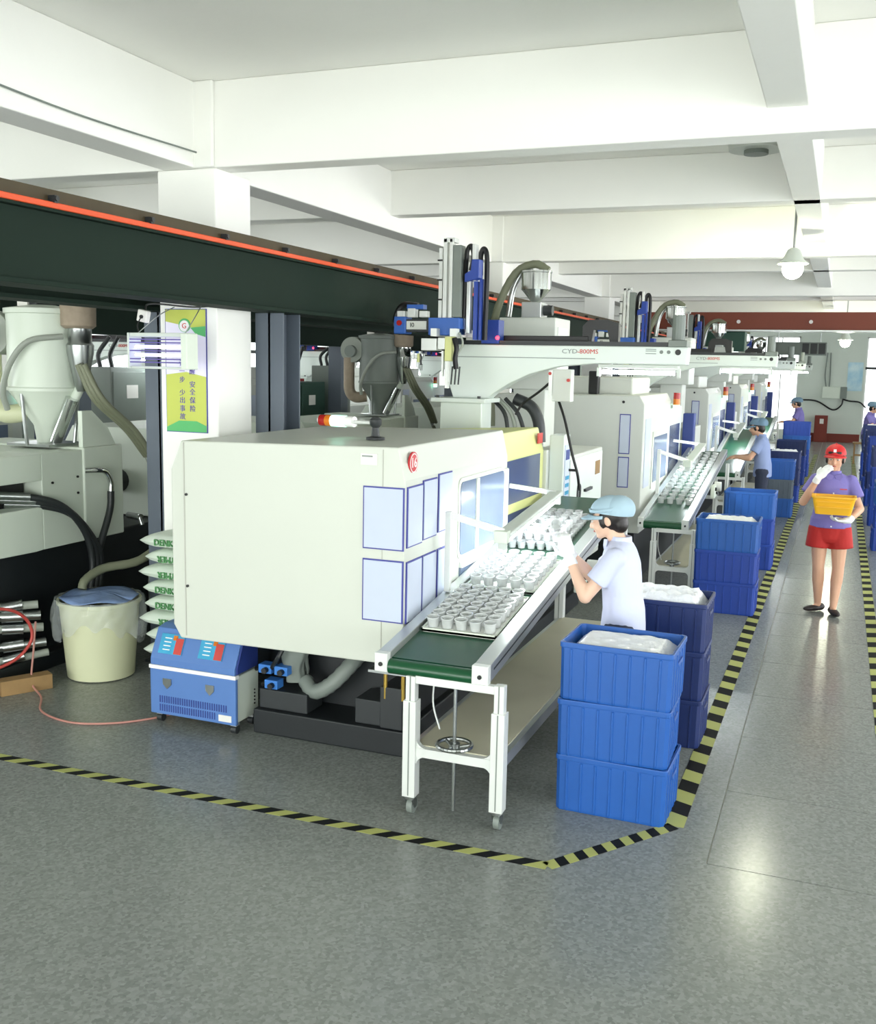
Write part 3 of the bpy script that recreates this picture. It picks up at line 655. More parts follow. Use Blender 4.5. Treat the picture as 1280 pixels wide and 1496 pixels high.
# control pendant box under the beam with its cable
pb = thing('pendant_box', 'small grey switch box hanging under the robot beam with a long black cable', 'switch box', (-2.1, 7.95, 2.0))
MB().box(-2.13, 7.9, 1.98, -1.98, 8.0, 2.235).build('box', 'mach_grey', pb, bevel=0.006)
MB().box(-2.16, 7.89, 2.03, -2.13, 7.95, 2.225).build('bracket', 'alu_white', pb)
for x, z in ((-2.15, 2.2), (-2.0, 2.15)): MB().cyl((x, 7.9, z), (x, 7.88, z), 0.013, seg=10).build('button', 'label_red', pb)
MB().tube([(-2.08, 7.93, 1.98), (-2.0, 7.83, 1.84), (-1.93, 7.80, 1.6), (-1.88, 7.82, 1.42), (-1.87, 7.86, 1.29)], 0.011, seg=8).build('cable', 'black', pb, smooth=60)
MB().tube([(-2.15, 7.95, 2.14), (-2.26, 7.97, 2.05), (-2.4, 8.0, 1.95), (-2.46, 8.0, 1.86)], 0.01, seg=8).build('cable', 'black', pb, smooth=60)
MB().box(-1.95, 7.81, 1.44, -1.885, 7.82, 1.46).build('tie', 'black', pb)

# ------------------------------------------------------------------ belt conveyor
SL = 0.14
def zb(y): return 0.79 + SL * (y - 4.53)
cv = thing('belt_conveyor', 'aluminium conveyor with green belt and hand wheel beside the machine numbered 16', 'conveyor', (-1.75, 6.2, 0))
Y0, Y1 = 4.52, 7.78
def rail(x0, x1, nm='side_rail'):
    m = MB(); h0, h1 = -0.055, 0.035
    m.prism([(Y0, zb(Y0) + h0), (Y1, zb(Y1) + h0), (Y1, zb(Y1) + h1), (Y0, zb(Y0) + h1)], 'x', x0, x1)
    o = m.build(nm, 'alu', cv, bevel=0.004)
    xs = x1 if x1 > -1.6 else x0
    g_ = 0.001 if x1 > -1.6 else -0.001
    MB().prism([(Y0 + .05, zb(Y0 + .05) - 0.012), (Y1, zb(Y1) - 0.012), (Y1, zb(Y1) - 0.002), (Y0 + .05, zb(Y0 + .05) - 0.002)], 'x', xs, xs + g_).build('t_slot', 'dark_steel', o)
    MB().box(x0 - 0.002, Y0 - 0.045, zb(Y0) - 0.06, x1 + 0.002, Y0 + 0.002, zb(Y0) + 0.035).build('end_plate', 'alu_white', o, bevel=0.004)
    MB().cyl(((x0 + x1) / 2, Y0 - 0.045, zb(Y0) - 0.02), ((x0 + x1) / 2, Y0 - 0.052, zb(Y0) - 0.02), 0.011, seg=10).build('bolt', 'black', o)
rail(-1.555, -1.475); rail(-2.07, -2.005)
MB().prism([(Y0 + 0.02, zb(Y0 + .02) - 0.012), (Y1 - .02, zb(Y1 - .02) - 0.012), (Y1 - .02, zb(Y1 - .02)), (Y0 + .02, zb(Y0 + .02))], 'x', -2.004, -1.556).build('belt', 'belt', cv)
MB().cyl((-2.003, Y0 - 0.005, zb(Y0) - 0.036), (-1.557, Y0 - 0.005, zb(Y0) - 0.036), 0.038, seg=24).build('front_roller', 'belt_roll', cv, smooth=40)
MB().cyl((-2.0, Y1, zb(Y1) - 0.036), (-1.56, Y1, zb(Y1) - 0.036), 0.036, seg=20).build('rear_roller', 'belt_roll', cv, smooth=40)
MB().prism([(Y0 + .1, zb(Y0 + .1) - 0.07), (Y1 - .1, zb(Y1 - .1) - 0.07), (Y1 - .1, zb(Y1 - .1) - 0.06), (Y0 + .1, zb(Y0 + .1) - 0.06)], 'x', -2.0, -1.56).build('return_belt', 'belt_roll', cv)
def leg(x, y, ztop, sleeve=0.6):
    m = MB().box(x - 0.025, y - 0.025, 0.3, x + 0.025, y + 0.025, ztop).build('leg', 'alu_white', cv, bevel=0.003)
    s_ = MB().box(x - 0.034, y - 0.034, 0.10, x + 0.034, y + 0.034, sleeve).build('leg_sleeve', 'alu_white', m, bevel=0.003)
    MB().box(x - 0.003, y - 0.0355, 0.11, x + 0.003, y - 0.034, sleeve - 0.005).box(x - 0.003, y - 0.0265, sleeve, x + 0.003, y - 0.025, ztop).build('slot', 'dust_grey', m)
    c = MB().cyl((x, y, 0.085), (x, y, 0.1), 0.03, seg=14).prism([(y - 0.03, 0.085), (y + 0.03, 0.085), (y + 0.04, 0.035), (y + 0.01, 0.03)], 'x', x - 0.021, x - 0.017).prism([(y - 0.03, 0.085), (y + 0.03, 0.085), (y + 0.04, 0.035), (y + 0.01, 0.03)], 'x', x + 0.017, x + 0.021).build('caster_fork', 'steel', m)
    MB().cyl((x - 0.015, y + 0.02, 0.041), (x + 0.015, y + 0.02, 0.041), 0.041, seg=18).build('caster_wheel', 'dust_grey', m, smooth=40)
for x in (-1.875, -1.415):
    leg(x, 4.50, zb(4.5) - 0.05 if x > -1.5 else zb(4.5) - 0.06); leg(x, 7.4, zb(7.4) - 0.06, 0.75)
MB().box(-1.85, 4.48, 0.69, -1.44, 4.52, 0.73).build('cross_bar', 'alu_white', cv, bevel=0.003)
MB().box(-1.85, 7.38, 0.69, -1.44, 7.42, 0.73).build('cross_bar', 'alu_white', cv, bevel=0.003)
def gusset(cx, sgn, up):
    r = 0.05; pts = [(cx, 0.36 if up else 0.315)]
    z0 = 0.36 if up else 0.315; k = 1 if up else -1
    pts += [(cx + sgn * r, z0)] + [(cx + sgn * (r - r * math.sin(R(a))), z0 + k * (r - r * math.cos(R(a)))) for a in (15, 30, 45, 60, 75)] + [(cx, z0 + k * r)]
    return pts
lb = MB().box(-1.842, 4.48, 0.315, -1.448, 4.52, 0.36)
for cx, sg in ((-1.842, 1), (-1.448, -1)):
    for up in (0, 1): lb.prism(gusset(cx, sg, up), 'y', 4.485, 4.515)
lb.build('lower_bar', 'alu_white', cv)
MB().box(-1.86, 4.52, 0.345, -1.43, 7.4, 0.365).build('shelf_board', 'shelf', cv)
MB().box(-1.43, 4.53, 0.30, -1.40, 7.4, 0.36).box(-1.89, 4.53, 0.30, -1.86, 7.4, 0.36).build('shelf_rail', 'alu', cv)
MB().cyl((-1.645, 4.50, 0.06), (-1.645, 4.50, 0.74), 0.009, seg=10).build('lift_screw', 'steel', cv, smooth=40)
hw = MB()
for i in range(28):
    a0, a1_ = 2 * math.pi * i / 28, 2 * math.pi * (i + 1) / 28
    hw.cyl((-1.645 + 0.085 * math.cos(a0), 4.5 + 0.085 * math.sin(a0), 0.40), (-1.645 + 0.085 * math.cos(a1_), 4.5 + 0.085 * math.sin(a1_), 0.40), 0.011, seg=8)
for i in range(3): a = 2 * math.pi * i / 3 + 0.4; hw.cyl((-1.645, 4.5, 0.385), (-1.645 + 0.085 * math.cos(a), 4.5 + 0.085 * math.sin(a), 0.40), 0.009, seg=8)
hw.cyl((-1.645, 4.5, 0.365), (-1.645, 4.5, 0.41), 0.028, seg=14).build('hand_wheel', 'steel', cv, smooth=40)
sw = MB().box(-1.475, 6.15, zb(6.15) - 0.17, -1.42, 6.35, zb(6.15) - 0.03).build('switch_box', 'mach_green', cv, bevel=0.008)
MB().cyl((-1.42, 6.2, zb(6.15) - 0.07), (-1.40, 6.2, zb(6.15) - 0.07), 0.02).cyl((-1.42, 6.3, zb(6.15) - 0.12), (-1.40, 6.3, zb(6.15) - 0.12), 0.014).build('knob', 'black', sw)
MB().cyl((-1.47, 6.5, zb(6.5) - 0.12), (-1.38, 6.5, zb(6.5) - 0.12), 0.055, seg=18).build('drive_motor', 'alu_white', cv, smooth=40)
MB().tube([(-1.9, 4.9, 0.68), (-1.88, 4.8, 0.5), (-1.82, 4.75, 0.37)], 0.005, seg=6).build('loose_wire', 'alu_white', cv)
# lamp on a bent bracket over the belt
bl = tube_lamp('belt_lamp', 'bright tube lamp on a bent bracket above the green belt', (-1.76, 5.55, 1.235), (-1.76, 6.75, 1.355), 'tube')
ORG[bl.name] = Vector(bl.location)
MB().box(-2.055, 5.38, zb(5.4) + 0.041, -2.02, 5.415, 1.42).build('bracket_post', 'alu_white', bl, bevel=0.003)
MB().bar((-2.04, 5.398, 1.40), (-1.76, 5.56, 1.30), 0.02, 0.04).build('bracket_arm', 'alu_white', bl)
MB().box(-1.80, 5.50, 1.24, -1.72, 5.57, 1.31).build('bracket_end', 'mach_green', bl, bevel=0.004)
MB().bar((-2.09, 6.72, 1.43), (-1.76, 6.72, 1.40), 0.03, 0.03).build('rear_arm', 'alu_white', bl)
# trays and cups
cup_mesh = None
def cup_obj(loc, label, group, rot=(0, 0, 0), sc=1.0):
    global cup_mesh
    if cup_mesh is None:
        o = MB().lathe((0, 0, 0), [(0.014, 0.0), (0.026, 0.0), (0.031, 0.044), (0.034, 0.046), (0.034, 0.052), (0.029, 0.052), (0.024, 0.006)], 12).build('plastic_cup', 'cup', smooth=35)
        cup_mesh = o.data
    else: o = bpy.data.objects.new('plastic_cup', cup_mesh); COL.objects.link(o)
    o.location = loc; o.rotation_euler = rot; o.scale = (sc,) * 3
    return tag(o, label, 'cup', group)
tilt = math.atan(SL)
def tray(y0, y1, x0, x1, label, clabel, grp):
    t = thing('parts_tray', label, 'tray', ((x0 + x1) / 2, (y0 + y1) / 2, zb((y0 + y1) / 2)))
    def pz(y, h): return zb(y) + h
    MB().prism([(y0, pz(y0, .004)), (y1, pz(y1, .004)), (y1, pz(y1, .016)), (y0, pz(y0, .016))], 'x', x0, x1).build('tray_board', 'tray', t)
    e = MB().prism([(y0, pz(y0, .002)), (y0 + .012, pz(y0, .002)), (y0 + .012, pz(y0, .024)), (y0, pz(y0, .024))], 'x', x0, x1).prism([(y1 - .012, pz(y1, .002)), (y1, pz(y1, .002)), (y1, pz(y1, .024)), (y1 - .012, pz(y1, .024))], 'x', x0, x1)
    for xa in (x0, x1 - 0.008): e.prism([(y0, pz(y0, .002)), (y1, pz(y1, .002)), (y1, pz(y1, .024)), (y0, pz(y0, .024))], 'x', xa, xa + 0.008)
    e.build('tray_edge', 'mach_green', t)
    nx, ny = 5, 7
    for i in range(nx):
        for j in range(ny):
            x = x0 + 0.05 + (x1 - x0 - 0.1) * i / (nx - 1); y = y0 + 0.05 + (y1 - y0 - 0.1) * j / (ny - 1)
            cup_obj((x, y, zb(y) + 0.0185), clabel, grp, (tilt, 0, 0), 1.08)
tray(4.89, 5.49, -1.99, -1.57, 'white tray of cups at the lower end of the green belt', 'clear white plastic cup in the tray at the lower belt end', 'cups in the lower tray')
tray(5.58, 6.18, -1.995, -1.565, 'white tray of cups higher up the green belt under the lamp', 'clear white plastic cup in the tray under the belt lamp', 'cups in the upper tray')
for lay, nx_, ny_ in ((0, 6, 12), (1, 5, 10)):
    for i in range(nx_):
        for j in range(ny_):
            if lay and random.random() < 0.2: continue
            x = -1.965 + 0.034 * lay + 0.064 * i + random.uniform(-0.002, 0.002); y = 6.42 + 0.034 * lay + 0.066 * j + random.uniform(-0.003, 0.003)
            cup_obj((x, y, zb(y) + 0.003 + 0.0505 * lay), 'loose clear plastic cup heaped on the green belt before the worker', 'loose cups heaped on the belt', (tilt, 0, 0), 0.9)

# ------------------------------------------------------------------ mould temperature controller
tc_ = thing('temperature_controller', 'blue mould temperature controller on casters under the white machine end', 'controller', (-3.55, 5.25, 0))
MB().box(-3.85, 5.07, 0.07, -3.265, 5.33, 0.36).build('body', 'mach_green', tc_, bevel=0.006)
ff = MB().box(-3.87, 5.045, 0.065, -3.25, 5.075, 0.355).build('front_panel', 'ctl_blue', tc_, bevel=0.008)
MB().box(-3.872, 5.04, 0.355, -3.248, 5.08, 0.378).build('trim_strip', 'white', tc_)
top = MB().prism([(5.045, 0.378), (5.045, 0.42), (5.13, 0.595), (5.2, 0.61), (5.30, 0.61), (5.30, 0.378)], 'x', -3.865, -3.255).build('console', 'ctl_blue', tc_, bevel=0.006)
MB().prism([(5.06, 0.385), (5.06, 0.42), (5.14, 0.585), (5.29, 0.6), (5.29, 0.385)], 'x', -3.255, -3.245).build('console_side', 'ctl_navy', tc_)
sl_ = Vector((0, 0.085, 0.175)).normalized(); nn = Vector((0, -0.175, 0.085)).normalized()
rm = Matrix((Vector((1, 0, 0)), sl_, nn)).transposed()
for x in (-3.73, -3.44):
    c = Vector((x, 5.0875, 0.5075)) + nn * 0.004
    s_ = MB().obox(c, (0.17, 0.125, 0.006), rm).build('display', 'screen_blue', tc_)
    MB().obox(c + Vector((0.055, 0, 0)) + nn * 0.004 - sl_ * 0.01, (0.055, 0.10, 0.003), rm).build('red_print', 'label_red', s_)
    for k in range(4): MB().obox(c + Vector((-0.03, 0, 0)) + nn * 0.0045 + sl_ * (0.035 - 0.024 * k), (0.05, 0.006, 0.002), rm).build('print_line', 'white', s_)
    MB().obox(c + Vector((0.02, 0, 0)) + nn * 0.0045 + sl_ * 0.04, (0.03, 0.03, 0.002), rm).build('lamp_print', 'lens_amber', s_)
vent = MB()
for r_ in range(2):
    for i in range(30):
        if r_ == 1 and i > 24: continue
        x = -3.80 + 0.0165 * i; z = 0.165 - 0.055 * r_
        vent.box(x, 5.043, z - 0.022, x + 0.008, 5.0455, z + 0.022)
vent.build('vent_slots', 'ctl_navy', tc_, kind='stuff')
for x in (-3.74, -3.43):
    MB().prism([(x - 0.03, 0.30), (x + 0.03, 0.30), (x + 0.03, 0.265), (x, 0.235), (x - 0.03, 0.265)], 'y', 5.038, 5.046).build('badge', 'steel', tc_)
MB().box(-3.37, 5.041, 0.085, -3.28, 5.046, 0.125).build('rating_label', 'label_white', tc_)
for x in (-3.83, -3.29):
    for y in (5.1, 5.29):
        k_ = MB().box(x - 0.02, y - 0.02, 0.05, x + 0.02, y + 0.02, 0.07).prism([(y - 0.015, 0.055), (y + 0.015, 0.055), (y + 0.012, 0.02), (y - 0.012, 0.02)], 'x', x - 0.016, x + 0.016).build('caster_fork', 'alu', tc_)
        MB().cyl((x - 0.018, y, 0.026), (x + 0.018, y, 0.026), 0.026, seg=14).build('caster_wheel', 'dark_steel', k_, smooth=40)
for i in range(5): MB().cyl((-3.265, 5.28, 0.14 + 0.022 * i), (-3.26, 5.28, 0.14 + 0.022 * i), 0.006, seg=6).build('screw', 'black', tc_)

# ------------------------------------------------------------------ sacks on pallets
for k in range(2):
    p = thing('wooden_pallet', ('lower' if k == 0 else 'upper') + ' of two wooden pallets under the white sack pile', 'pallet', (-3.95, 5.5, 0.15 * k))
    z = 0.15 * k
    for x in (-4.12, -3.92, -3.72): MB().box(x, 5.49, z + 0.022, x + 0.09, 5.72, z + 0.128).build('block', 'wood', p)
    for y in (5.49, 5.57, 5.65): MB().box(-4.12, y, z, -3.63, y + 0.07, z + 0.022).build('bottom_board', 'wood', p); MB().box(-4.12, y, z + 0.128, -3.63, y + 0.07, z + 0.149).build('top_board', 'wood', p)
WORDS = ['', '', 'YMER', 'DENKA', 'DENKA', 'POLYMER', 'POLYMER', 'DENKA']
PLACE = ['lowest', 'second', 'third', 'fourth', 'fifth', 'sixth', 'seventh', 'topmost']
z = 0.302
for k in range(8):
    h = 0.104 + 0.006 * ((k * 3) % 3); jx = 0.03 * math.sin(2.3 * k); x0, x1 = -4.17 + jx, -3.63
    t = thing('resin_sack', 'white plastic resin sack with green lettering, ' + PLACE[k] + ' from below in its pile', 'sack', ((x0 + x1) / 2, 5.53, z), group='resin sacks piled before the white column')
    def sfn(u, v, s=1):
        a = 2 * u - 1; b_ = 2 * v - 1
        ex = max(0.0, 1 - abs(a) ** 5) ** 0.6; ey = max(0.0, 1 - abs(b_) ** 3.5) ** 0.6
        wd_ = 0.19 * (0.82 + 0.18 * ex)
        return Vector(((x0 + x1) / 2 + a * (x1 - x0) / 2 * (1 + 0.0 * b_), 5.53 + b_ * wd_, z + h / 2 + s * h / 2 * ex * ey * (1 + 0.05 * math.sin(9 * a + k) * ey) * 0.93))
    mb = MB().grid(lambda u, v: sfn(u, v, 1), 24, 14).grid(lambda u, v: sfn(u, v, -1), 24, 14)
    bmesh.ops.remove_doubles(mb.b, verts=mb.b.verts, dist=0.0008)
    mb.build('sack_body', 'sack', t, smooth=70)
    wd = WORDS[k]
    if wd:
        flipd = k in (2, 5, 6)
        text('green_lettering', wd, 0.058, 'ink_green', (-3.95 if len(wd) < 6 else -3.9, 5.338, z + h * 0.5), '-y180' if flipd else '-y', t, ex=0.006, sx=0.95)
    z += h

# ------------------------------------------------------------------ bucket in a plastic bag
bk = thing('plastic_bucket', 'cream plastic bucket with a blue lid wrapped in a clear bag', 'bucket', (-4.81, 5.72, 0))
MB().lathe((-4.81, 5.72, 0), [(0.20, 0.0), (0.232, 0.008), (0.275, 0.53), (0.29, 0.535), (0.29, 0.56), (0.27, 0.56), (0.225, 0.03)], 36).build('bucket_body', 'bucket', bk, smooth=40)
def lidf(u, v):
    a = 2 * math.pi * u; r = 0.275 * v
    return Vector((-4.81 + r * math.cos(a), 5.72 + r * math.sin(a), 0.575 + 0.012 * math.sin(5 * a + 6 * v) * v + 0.03 * (1 - v * v)))
MB().grid(lidf, 36, 8).build('lid_sheet', 'film_blue', bk, smooth=60, solid=0.004)
def bagf(u, v):
    a = 2 * math.pi * u; r = 0.298 + 0.02 * math.sin(7 * a) * v + 0.035 * v * (1 - v) * 4 * (0.5 + 0.5 * math.sin(3 * a + 1)) + 0.012 * math.sin(19 * a + 8 * v)
    return Vector((-4.81 + r * math.cos(a), 5.72 + r * math.sin(a), 0.575 - (0.24 + 0.07 * math.sin(2 * a + 0.6) + 0.03 * math.sin(11 * a)) * v))
MB().grid(bagf, 72, 10).build('clear_bag', 'film', bk, smooth=80)

# ------------------------------------------------------------------ moulding machine of the next row
lm = thing('molding_machine', 'pale green moulding machine with open hose slot behind the bagged bucket', 'machine', (-5.8, 6.2, 0))
MB().box(-6.4, 4.3, 1.385, -5.2, 5.62, 1.575).build('upper_cover', 'mach_green', lm, bevel=0.008)
MB().prism([(4.3, 0.93), (5.25, 0.89), (5.55, 0.885), (5.62, 0.89), (5.62, 1.20), (4.3, 1.20)], 'x', -6.4, -5.2).build('lower_cover', 'mach_green', lm, bevel=0.008)
MB().box(-6.4, 5.62, 0.89, -5.2, 6.04, 1.575).build('side_cover', 'mach_green', lm, bevel=0.006)
MB().box(-6.35, 6.04, 0.89, -5.185, 6.48, 1.59).build('end_cover', 'mach_green', lm, bevel=0.012)
MB().prism([(6.05, 1.59), (6.42, 1.59), (6.34, 1.72), (6.16, 1.86), (6.05, 1.86)], 'x', -5.24, -5.2).build('hopper_bracket', 'mach_green', lm, bevel=0.004)
MB().box(-6.3, 4.4, 1.19, -5.35, 5.6, 1.4).build('slot_interior', 'black', lm)
for y, z in ((5.72, 1.36), (5.98, 1.38), (5.98, 1.26)): MB().cyl((-5.2, y, z), (-5.19, y, z), 0.009, seg=8).build('screw', 'black', lm)
MB().box(-6.4, 4.3, 0.0, -5.35, 9.6, 0.89).build('base_body', 'black_base', lm, bevel=0.01)
MB().box(-6.5, 4.3, 0.0, -5.22, 9.6, 0.12).build('base_skid', 'black_base', lm, bevel=0.01)
MB().prism([(-6.4, 0.9), (-6.4, 1.5), (-6.3, 1.66), (-5.35, 1.66), (-5.25, 1.5), (-5.25, 0.9)], 'y', 7.2, 9.6).build('rear_cover', 'mach_green', lm, bevel=0.01)
MB().cyl((-5.8, 6.48, 1.2), (-5.8, 7.2, 1.2), 0.1).build('barrel', 'dark_steel', lm, smooth=40)
MB().cyl((-5.2, 6.55, 1.02), (-5.04, 6.5, 1.02), 0.025).cyl((-5.06, 6.5, 1.04), (-5.03, 6.5, 0.96), 0.016).build('fitting', 'steel', lm, smooth=40)
for i, (dy, dz) in enumerate(((0, 0), (0.05, -0.035), (0.09, -0.07))):
    MB().tube([(-5.4, 5.3 + dy, 1.30 + dz), (-5.2, 5.55 + dy, 1.27 + dz), (-5.12, 5.75 + dy, 1.18 + dz), (-5.1, 5.93 + dy, 0.98 + dz), (-5.1, 6.0 + dy, 0.75), (-5.1, 5.96 + dy, 0.5), (-5.15, 5.9 + dy, 0.3)], 0.025, seg=10).build('hydraulic_hose', 'hose_black', lm, smooth=60)
    MB().cyl((-5.36, 5.33 + dy, 1.3 + dz), (-5.22, 5.52 + dy, 1.28 + dz), 0.03, seg=10).build('hose_ferrule', 'steel', lm, smooth=40)
MB().tube([(-5.19, 6.05, 1.42), (-5.14, 6.12, 1.42), (-5.12, 6.2, 1.4), (-5.11, 6.24, 1.32), (-5.11, 6.24, 1.24)], 0.022, seg=10).build('elbow_pipe', 'chrome', lm, smooth=60)
MB().tube([(-5.11, 6.24, 1.25), (-5.11, 6.22, 1.1), (-5.11, 6.1, 0.85), (-5.12, 5.98, 0.55), (-5.15, 5.95, 0.3)], 0.026, seg=10).build('hydraulic_hose', 'hose_black', lm, smooth=60)
for i in range(4):
    MB().tube([(-5.05 + 0.03 * i, 6.6, 1.5 - 0.05 * i), (-4.92 + 0.02 * i, 6.62, 1.2), (-4.81 + 0.015 * i, 6.6, 0.9), (-4.9 + 0.02 * i, 6.45, 0.65), (-4.95, 6.5 + 0.05 * i, 0.3), (-4.95, 6.6, 0.05)], 0.02 + 0.003 * (i % 2), seg=8).build('feed_hose', 'hose_olive' if i % 2 else 'hose_grey', lm, smooth=60)
sh = MB().tube([(-4.9, 6.5, 1.1), (-4.78, 6.45, 0.9), (-4.82, 6.2, 0.75), (-4.95, 5.95, 0.72), (-4.98, 5.78, 0.66), (-4.98, 5.74, 0.6)], 0.032, seg=10, rfun=lambda t, i: 1 + 0.06 * (i % 2)).build('suction_hose', 'hose_olive', smooth=60)
tag(sh, 'olive ribbed suction hose running into the bagged bucket', 'hose')
# pipes, manifold and wires low at the machine base
for i, (z, r) in enumerate(((0.55, 0.028), (0.47, 0.034), (0.38, 0.03), (0.27, 0.032), (0.19, 0.026))):
    pp = MB().tube([(-5.6, 4.9 + 0.03 * i, z), (-5.25, 5.2, z + 0.02 * math.sin(i)), (-5.05, 5.38 + 0.02 * i, z + 0.01)], r, seg=10).build('manifold_pipe', 'steel' if i % 2 else 'hose_grey', lm, smooth=50)
    MB().cyl((-5.22, 5.22, z + 0.02 * math.sin(i)), (-5.12, 5.31, z + 0.015), r * 1.3, seg=12).build('pipe_collar', 'steel', pp, smooth=40)
wp = MB().bar((-5.1, 5.05, 0.051), (-4.93, 5.34, 0.051), 0.10, 0.1).build('wooden_plank', 'wood'); tag(wp, 'short wooden plank on the floor under the metal pipes', 'plank')
rwi = MB().tube([(-5.338, 4.6, 0.62), (-5.1, 4.85, 0.62), (-5.0, 5.05, 0.60), (-4.96, 5.18, 0.5), (-4.95, 5.2, 0.36), (-5.0, 5.08, 0.24), (-5.1, 4.85, 0.2), (-5.338, 4.6, 0.2)], 0.011, seg=8).build('red_cable', 'red_wire', smooth=60)
tag(rwi, 'bright red cable looping in front of the metal pipes', 'cable')
fw = MB().tube([(-5.03, 5.33, 0.45), (-5.03, 5.3, 0.25), (-4.98, 5.22, 0.06), (-4.81, 5.12, 0.008), (-4.6, 4.9, 0.008), (-4.3, 4.82, 0.008), (-4.05, 4.92, 0.008), (-3.87, 5.12, 0.008), (-3.78, 5.3, 0.02)], 0.007, seg=8, n=10).build('floor_cable', 'pink_wire', smooth=60)
tag(fw, 'thin pale red wire trailing over the floor to the blue controller', 'cable')
gb = thing('green_box', 'small green metal box on the floor behind the bagged bucket', 'box', (-4.7, 6.75, 0))
MB().box(-4.9, 6.6, 0.0, -4.3, 6.9, 0.16).build('body', 'poster_green', gb, bevel=0.01)
MB().box(-4.92, 6.58, 0.16, -4.28, 6.92, 0.2).build('lid', 'dark_green_board', gb, bevel=0.008)
# dryer hopper above it
def dryer(label, off, dark=False):
    X, Y = -5.58 + off[0], 6.1 + off[1]
    c1 = 'mach_green' if not dark else 'dust_grey'
    t = thing('hopper_dryer', label, 'hopper dryer', (X, Y, 1.58))
    MB().lathe((X, Y, 0), [(0.07, 1.60), (0.09, 1.74), (0.24, 1.97), (0.262, 2.0), (0.27, 2.0), (0.27, 2.02), (0.26, 2.03), (0.26, 2.56), (0.275, 2.565), (0.275, 2.6), (0.1, 2.63)], 32).build('drum', c1, t, smooth=35)
    MB().box(X - 0.12, Y - 0.1, 2.61, X + 0.04, Y + 0.1, 2.72).build('lid_valve', 'dark_steel', t, bevel=0.01)
    MB().box(X - 0.125, Y - 0.12, 2.62, X - 0.03, Y - 0.1, 2.70).build('valve_plate', 'label_white', t)
    MB().cyl((X - 0.3, Y - 0.2, 2.42), (X - 0.3, Y - 0.06, 2.42), 0.16, seg=24).build('blower', 'hose_grey', t, smooth=40)
    MB().cyl((X - 0.3, Y - 0.26, 2.40), (X - 0.3, Y - 0.18, 2.40), 0.075, seg=18).build('blower_motor', 'dust_grey', t, smooth=40)
    MB().tube([(X - 0.36, Y - 0.15, 2.32), (X - 0.36, Y - 0.15, 2.1), (X - 0.35, Y - 0.15, 1.9), (X - 0.28, Y - 0.12, 1.82), (X - 0.16, Y - 0.05, 1.83)], 0.07, seg=14).build('heater_duct', 'bucket' if not dark else 'duct_cloth', t, smooth=60)
    MB().lathe((X + 0.33, Y, 0), [(0.1, 2.46), (0.125, 2.48), (0.13, 2.66), (0.12, 2.68), (0.06, 2.68)], 22).build('filter_sock', 'duct_cloth', t, smooth=40)
    MB().lathe((X + 0.34, Y, 0), [(0.03, 2.0), (0.05, 2.05), (0.095, 2.28), (0.1, 2.34), (0.085, 2.36), (0.085, 2.46)], 22).build('cyclone', 'steel' if not dark else 'chrome', t, smooth=40)
    MB().tube([(X + 0.27, Y - 0.1, 2.40), (X + 0.12, Y - 0.28, 2.36), (X - 0.02, Y - 0.32, 2.2), (X - 0.12, Y - 0.3, 2.0), (X - 0.14, Y - 0.24, 1.86)], 0.022, seg=10).build('air_hose', 'hose_grey', t, smooth=60)
    for i in range(3): MB().tube([(X + 0.38 + 0.03 * i, Y - 0.08, 2.2), (X + 0.47 + 0.04 * i, Y - 0.02, 1.95), (X + 0.53 + 0.04 * i, Y + 0.25, 1.72), (X + 0.56 + 0.03 * i, Y + 0.45, 1.5)], 0.022, seg=8).build('feed_hose', 'hose_olive', t, smooth=60)
    MB().cyl((X + 0.1, Y - 0.02, 1.62), (X + 0.27, Y - 0.02, 1.95), 0.045, 0.05, seg=16).build('sight_glass', 'chrome', t, smooth=40)
    MB().cyl((X + 0.2, Y + 0.02, 1.86), (X + 0.36, Y + 0.02, 2.1), 0.035, seg=14).build('suction_box', 'mach_green', t, smooth=40)
    MB().box(X - 0.2, Y - 0.2, 1.592, X + 0.2, Y + 0.2, 1.61).build('base_flange', 'steel', t)
    for i in (0, 1, 2): a = i * 2.1 + 0.5; MB().cyl((X + 0.2 * math.cos(a), Y + 0.2 * math.sin(a), 1.6), (X + 0.24 * math.cos(a), Y + 0.24 * math.sin(a), 1.98), 0.014, seg=8).build('strut', 'steel', t)
    return t
dryer('pale green hopper dryer with hoses above the green moulding machine', (0, 0))
dryer('dark grey hopper dryer seen under the crane girder past the blue grey post', (0.05, 5.9), True)
copy_tree(lm, off=(0.05, 5.9, 0), label='pale green moulding machine below the dark grey hopper dryer')
# poster on the column and the insect lamp in front of it
po = thing('safety_poster', 'green and yellow safety poster with Chinese lettering on the white column', 'poster', (-4.06, 5.75, 1.77))
MB().box(-4.222, 5.742, 1.768, -3.898, 5.7495, 2.582).build('backing', 'frame_blue', po)
def pquad(nm, m_, poly, d): MB().prism(poly, 'y', 5.742 - d - 0.0015, 5.742 - d).build(nm, m_, po)
pquad('sheet_white', 'poster_white', [(-4.217, 1.773), (-3.903, 1.773), (-3.903, 2.577), (-4.217, 2.577)], 0)
pquad('yellow_top', 'poster_yellow', [(-4.217, 2.577), (-3.903, 2.577), (-3.903, 2.44), (-4.0, 2.46), (-4.217, 2.5)], 0.0016)
pquad('green_top', 'poster_green', [(-4.02, 2.46), (-3.98, 2.42), (-3.903, 2.40), (-3.903, 2.47)], 0.0032)
pquad('yellow_bottom', 'poster_yellow', [(-4.217, 1.773), (-3.903, 1.773), (-3.903, 2.14), (-4.06, 2.17), (-4.217, 2.15)], 0.0016)
pquad('green_bottom', 'poster_green', [(-4.217, 1.773), (-3.903, 1.773), (-3.903, 1.815), (-3.98, 1.845), (-4.12, 1.845), (-4.217, 1.80)], 0.0032)
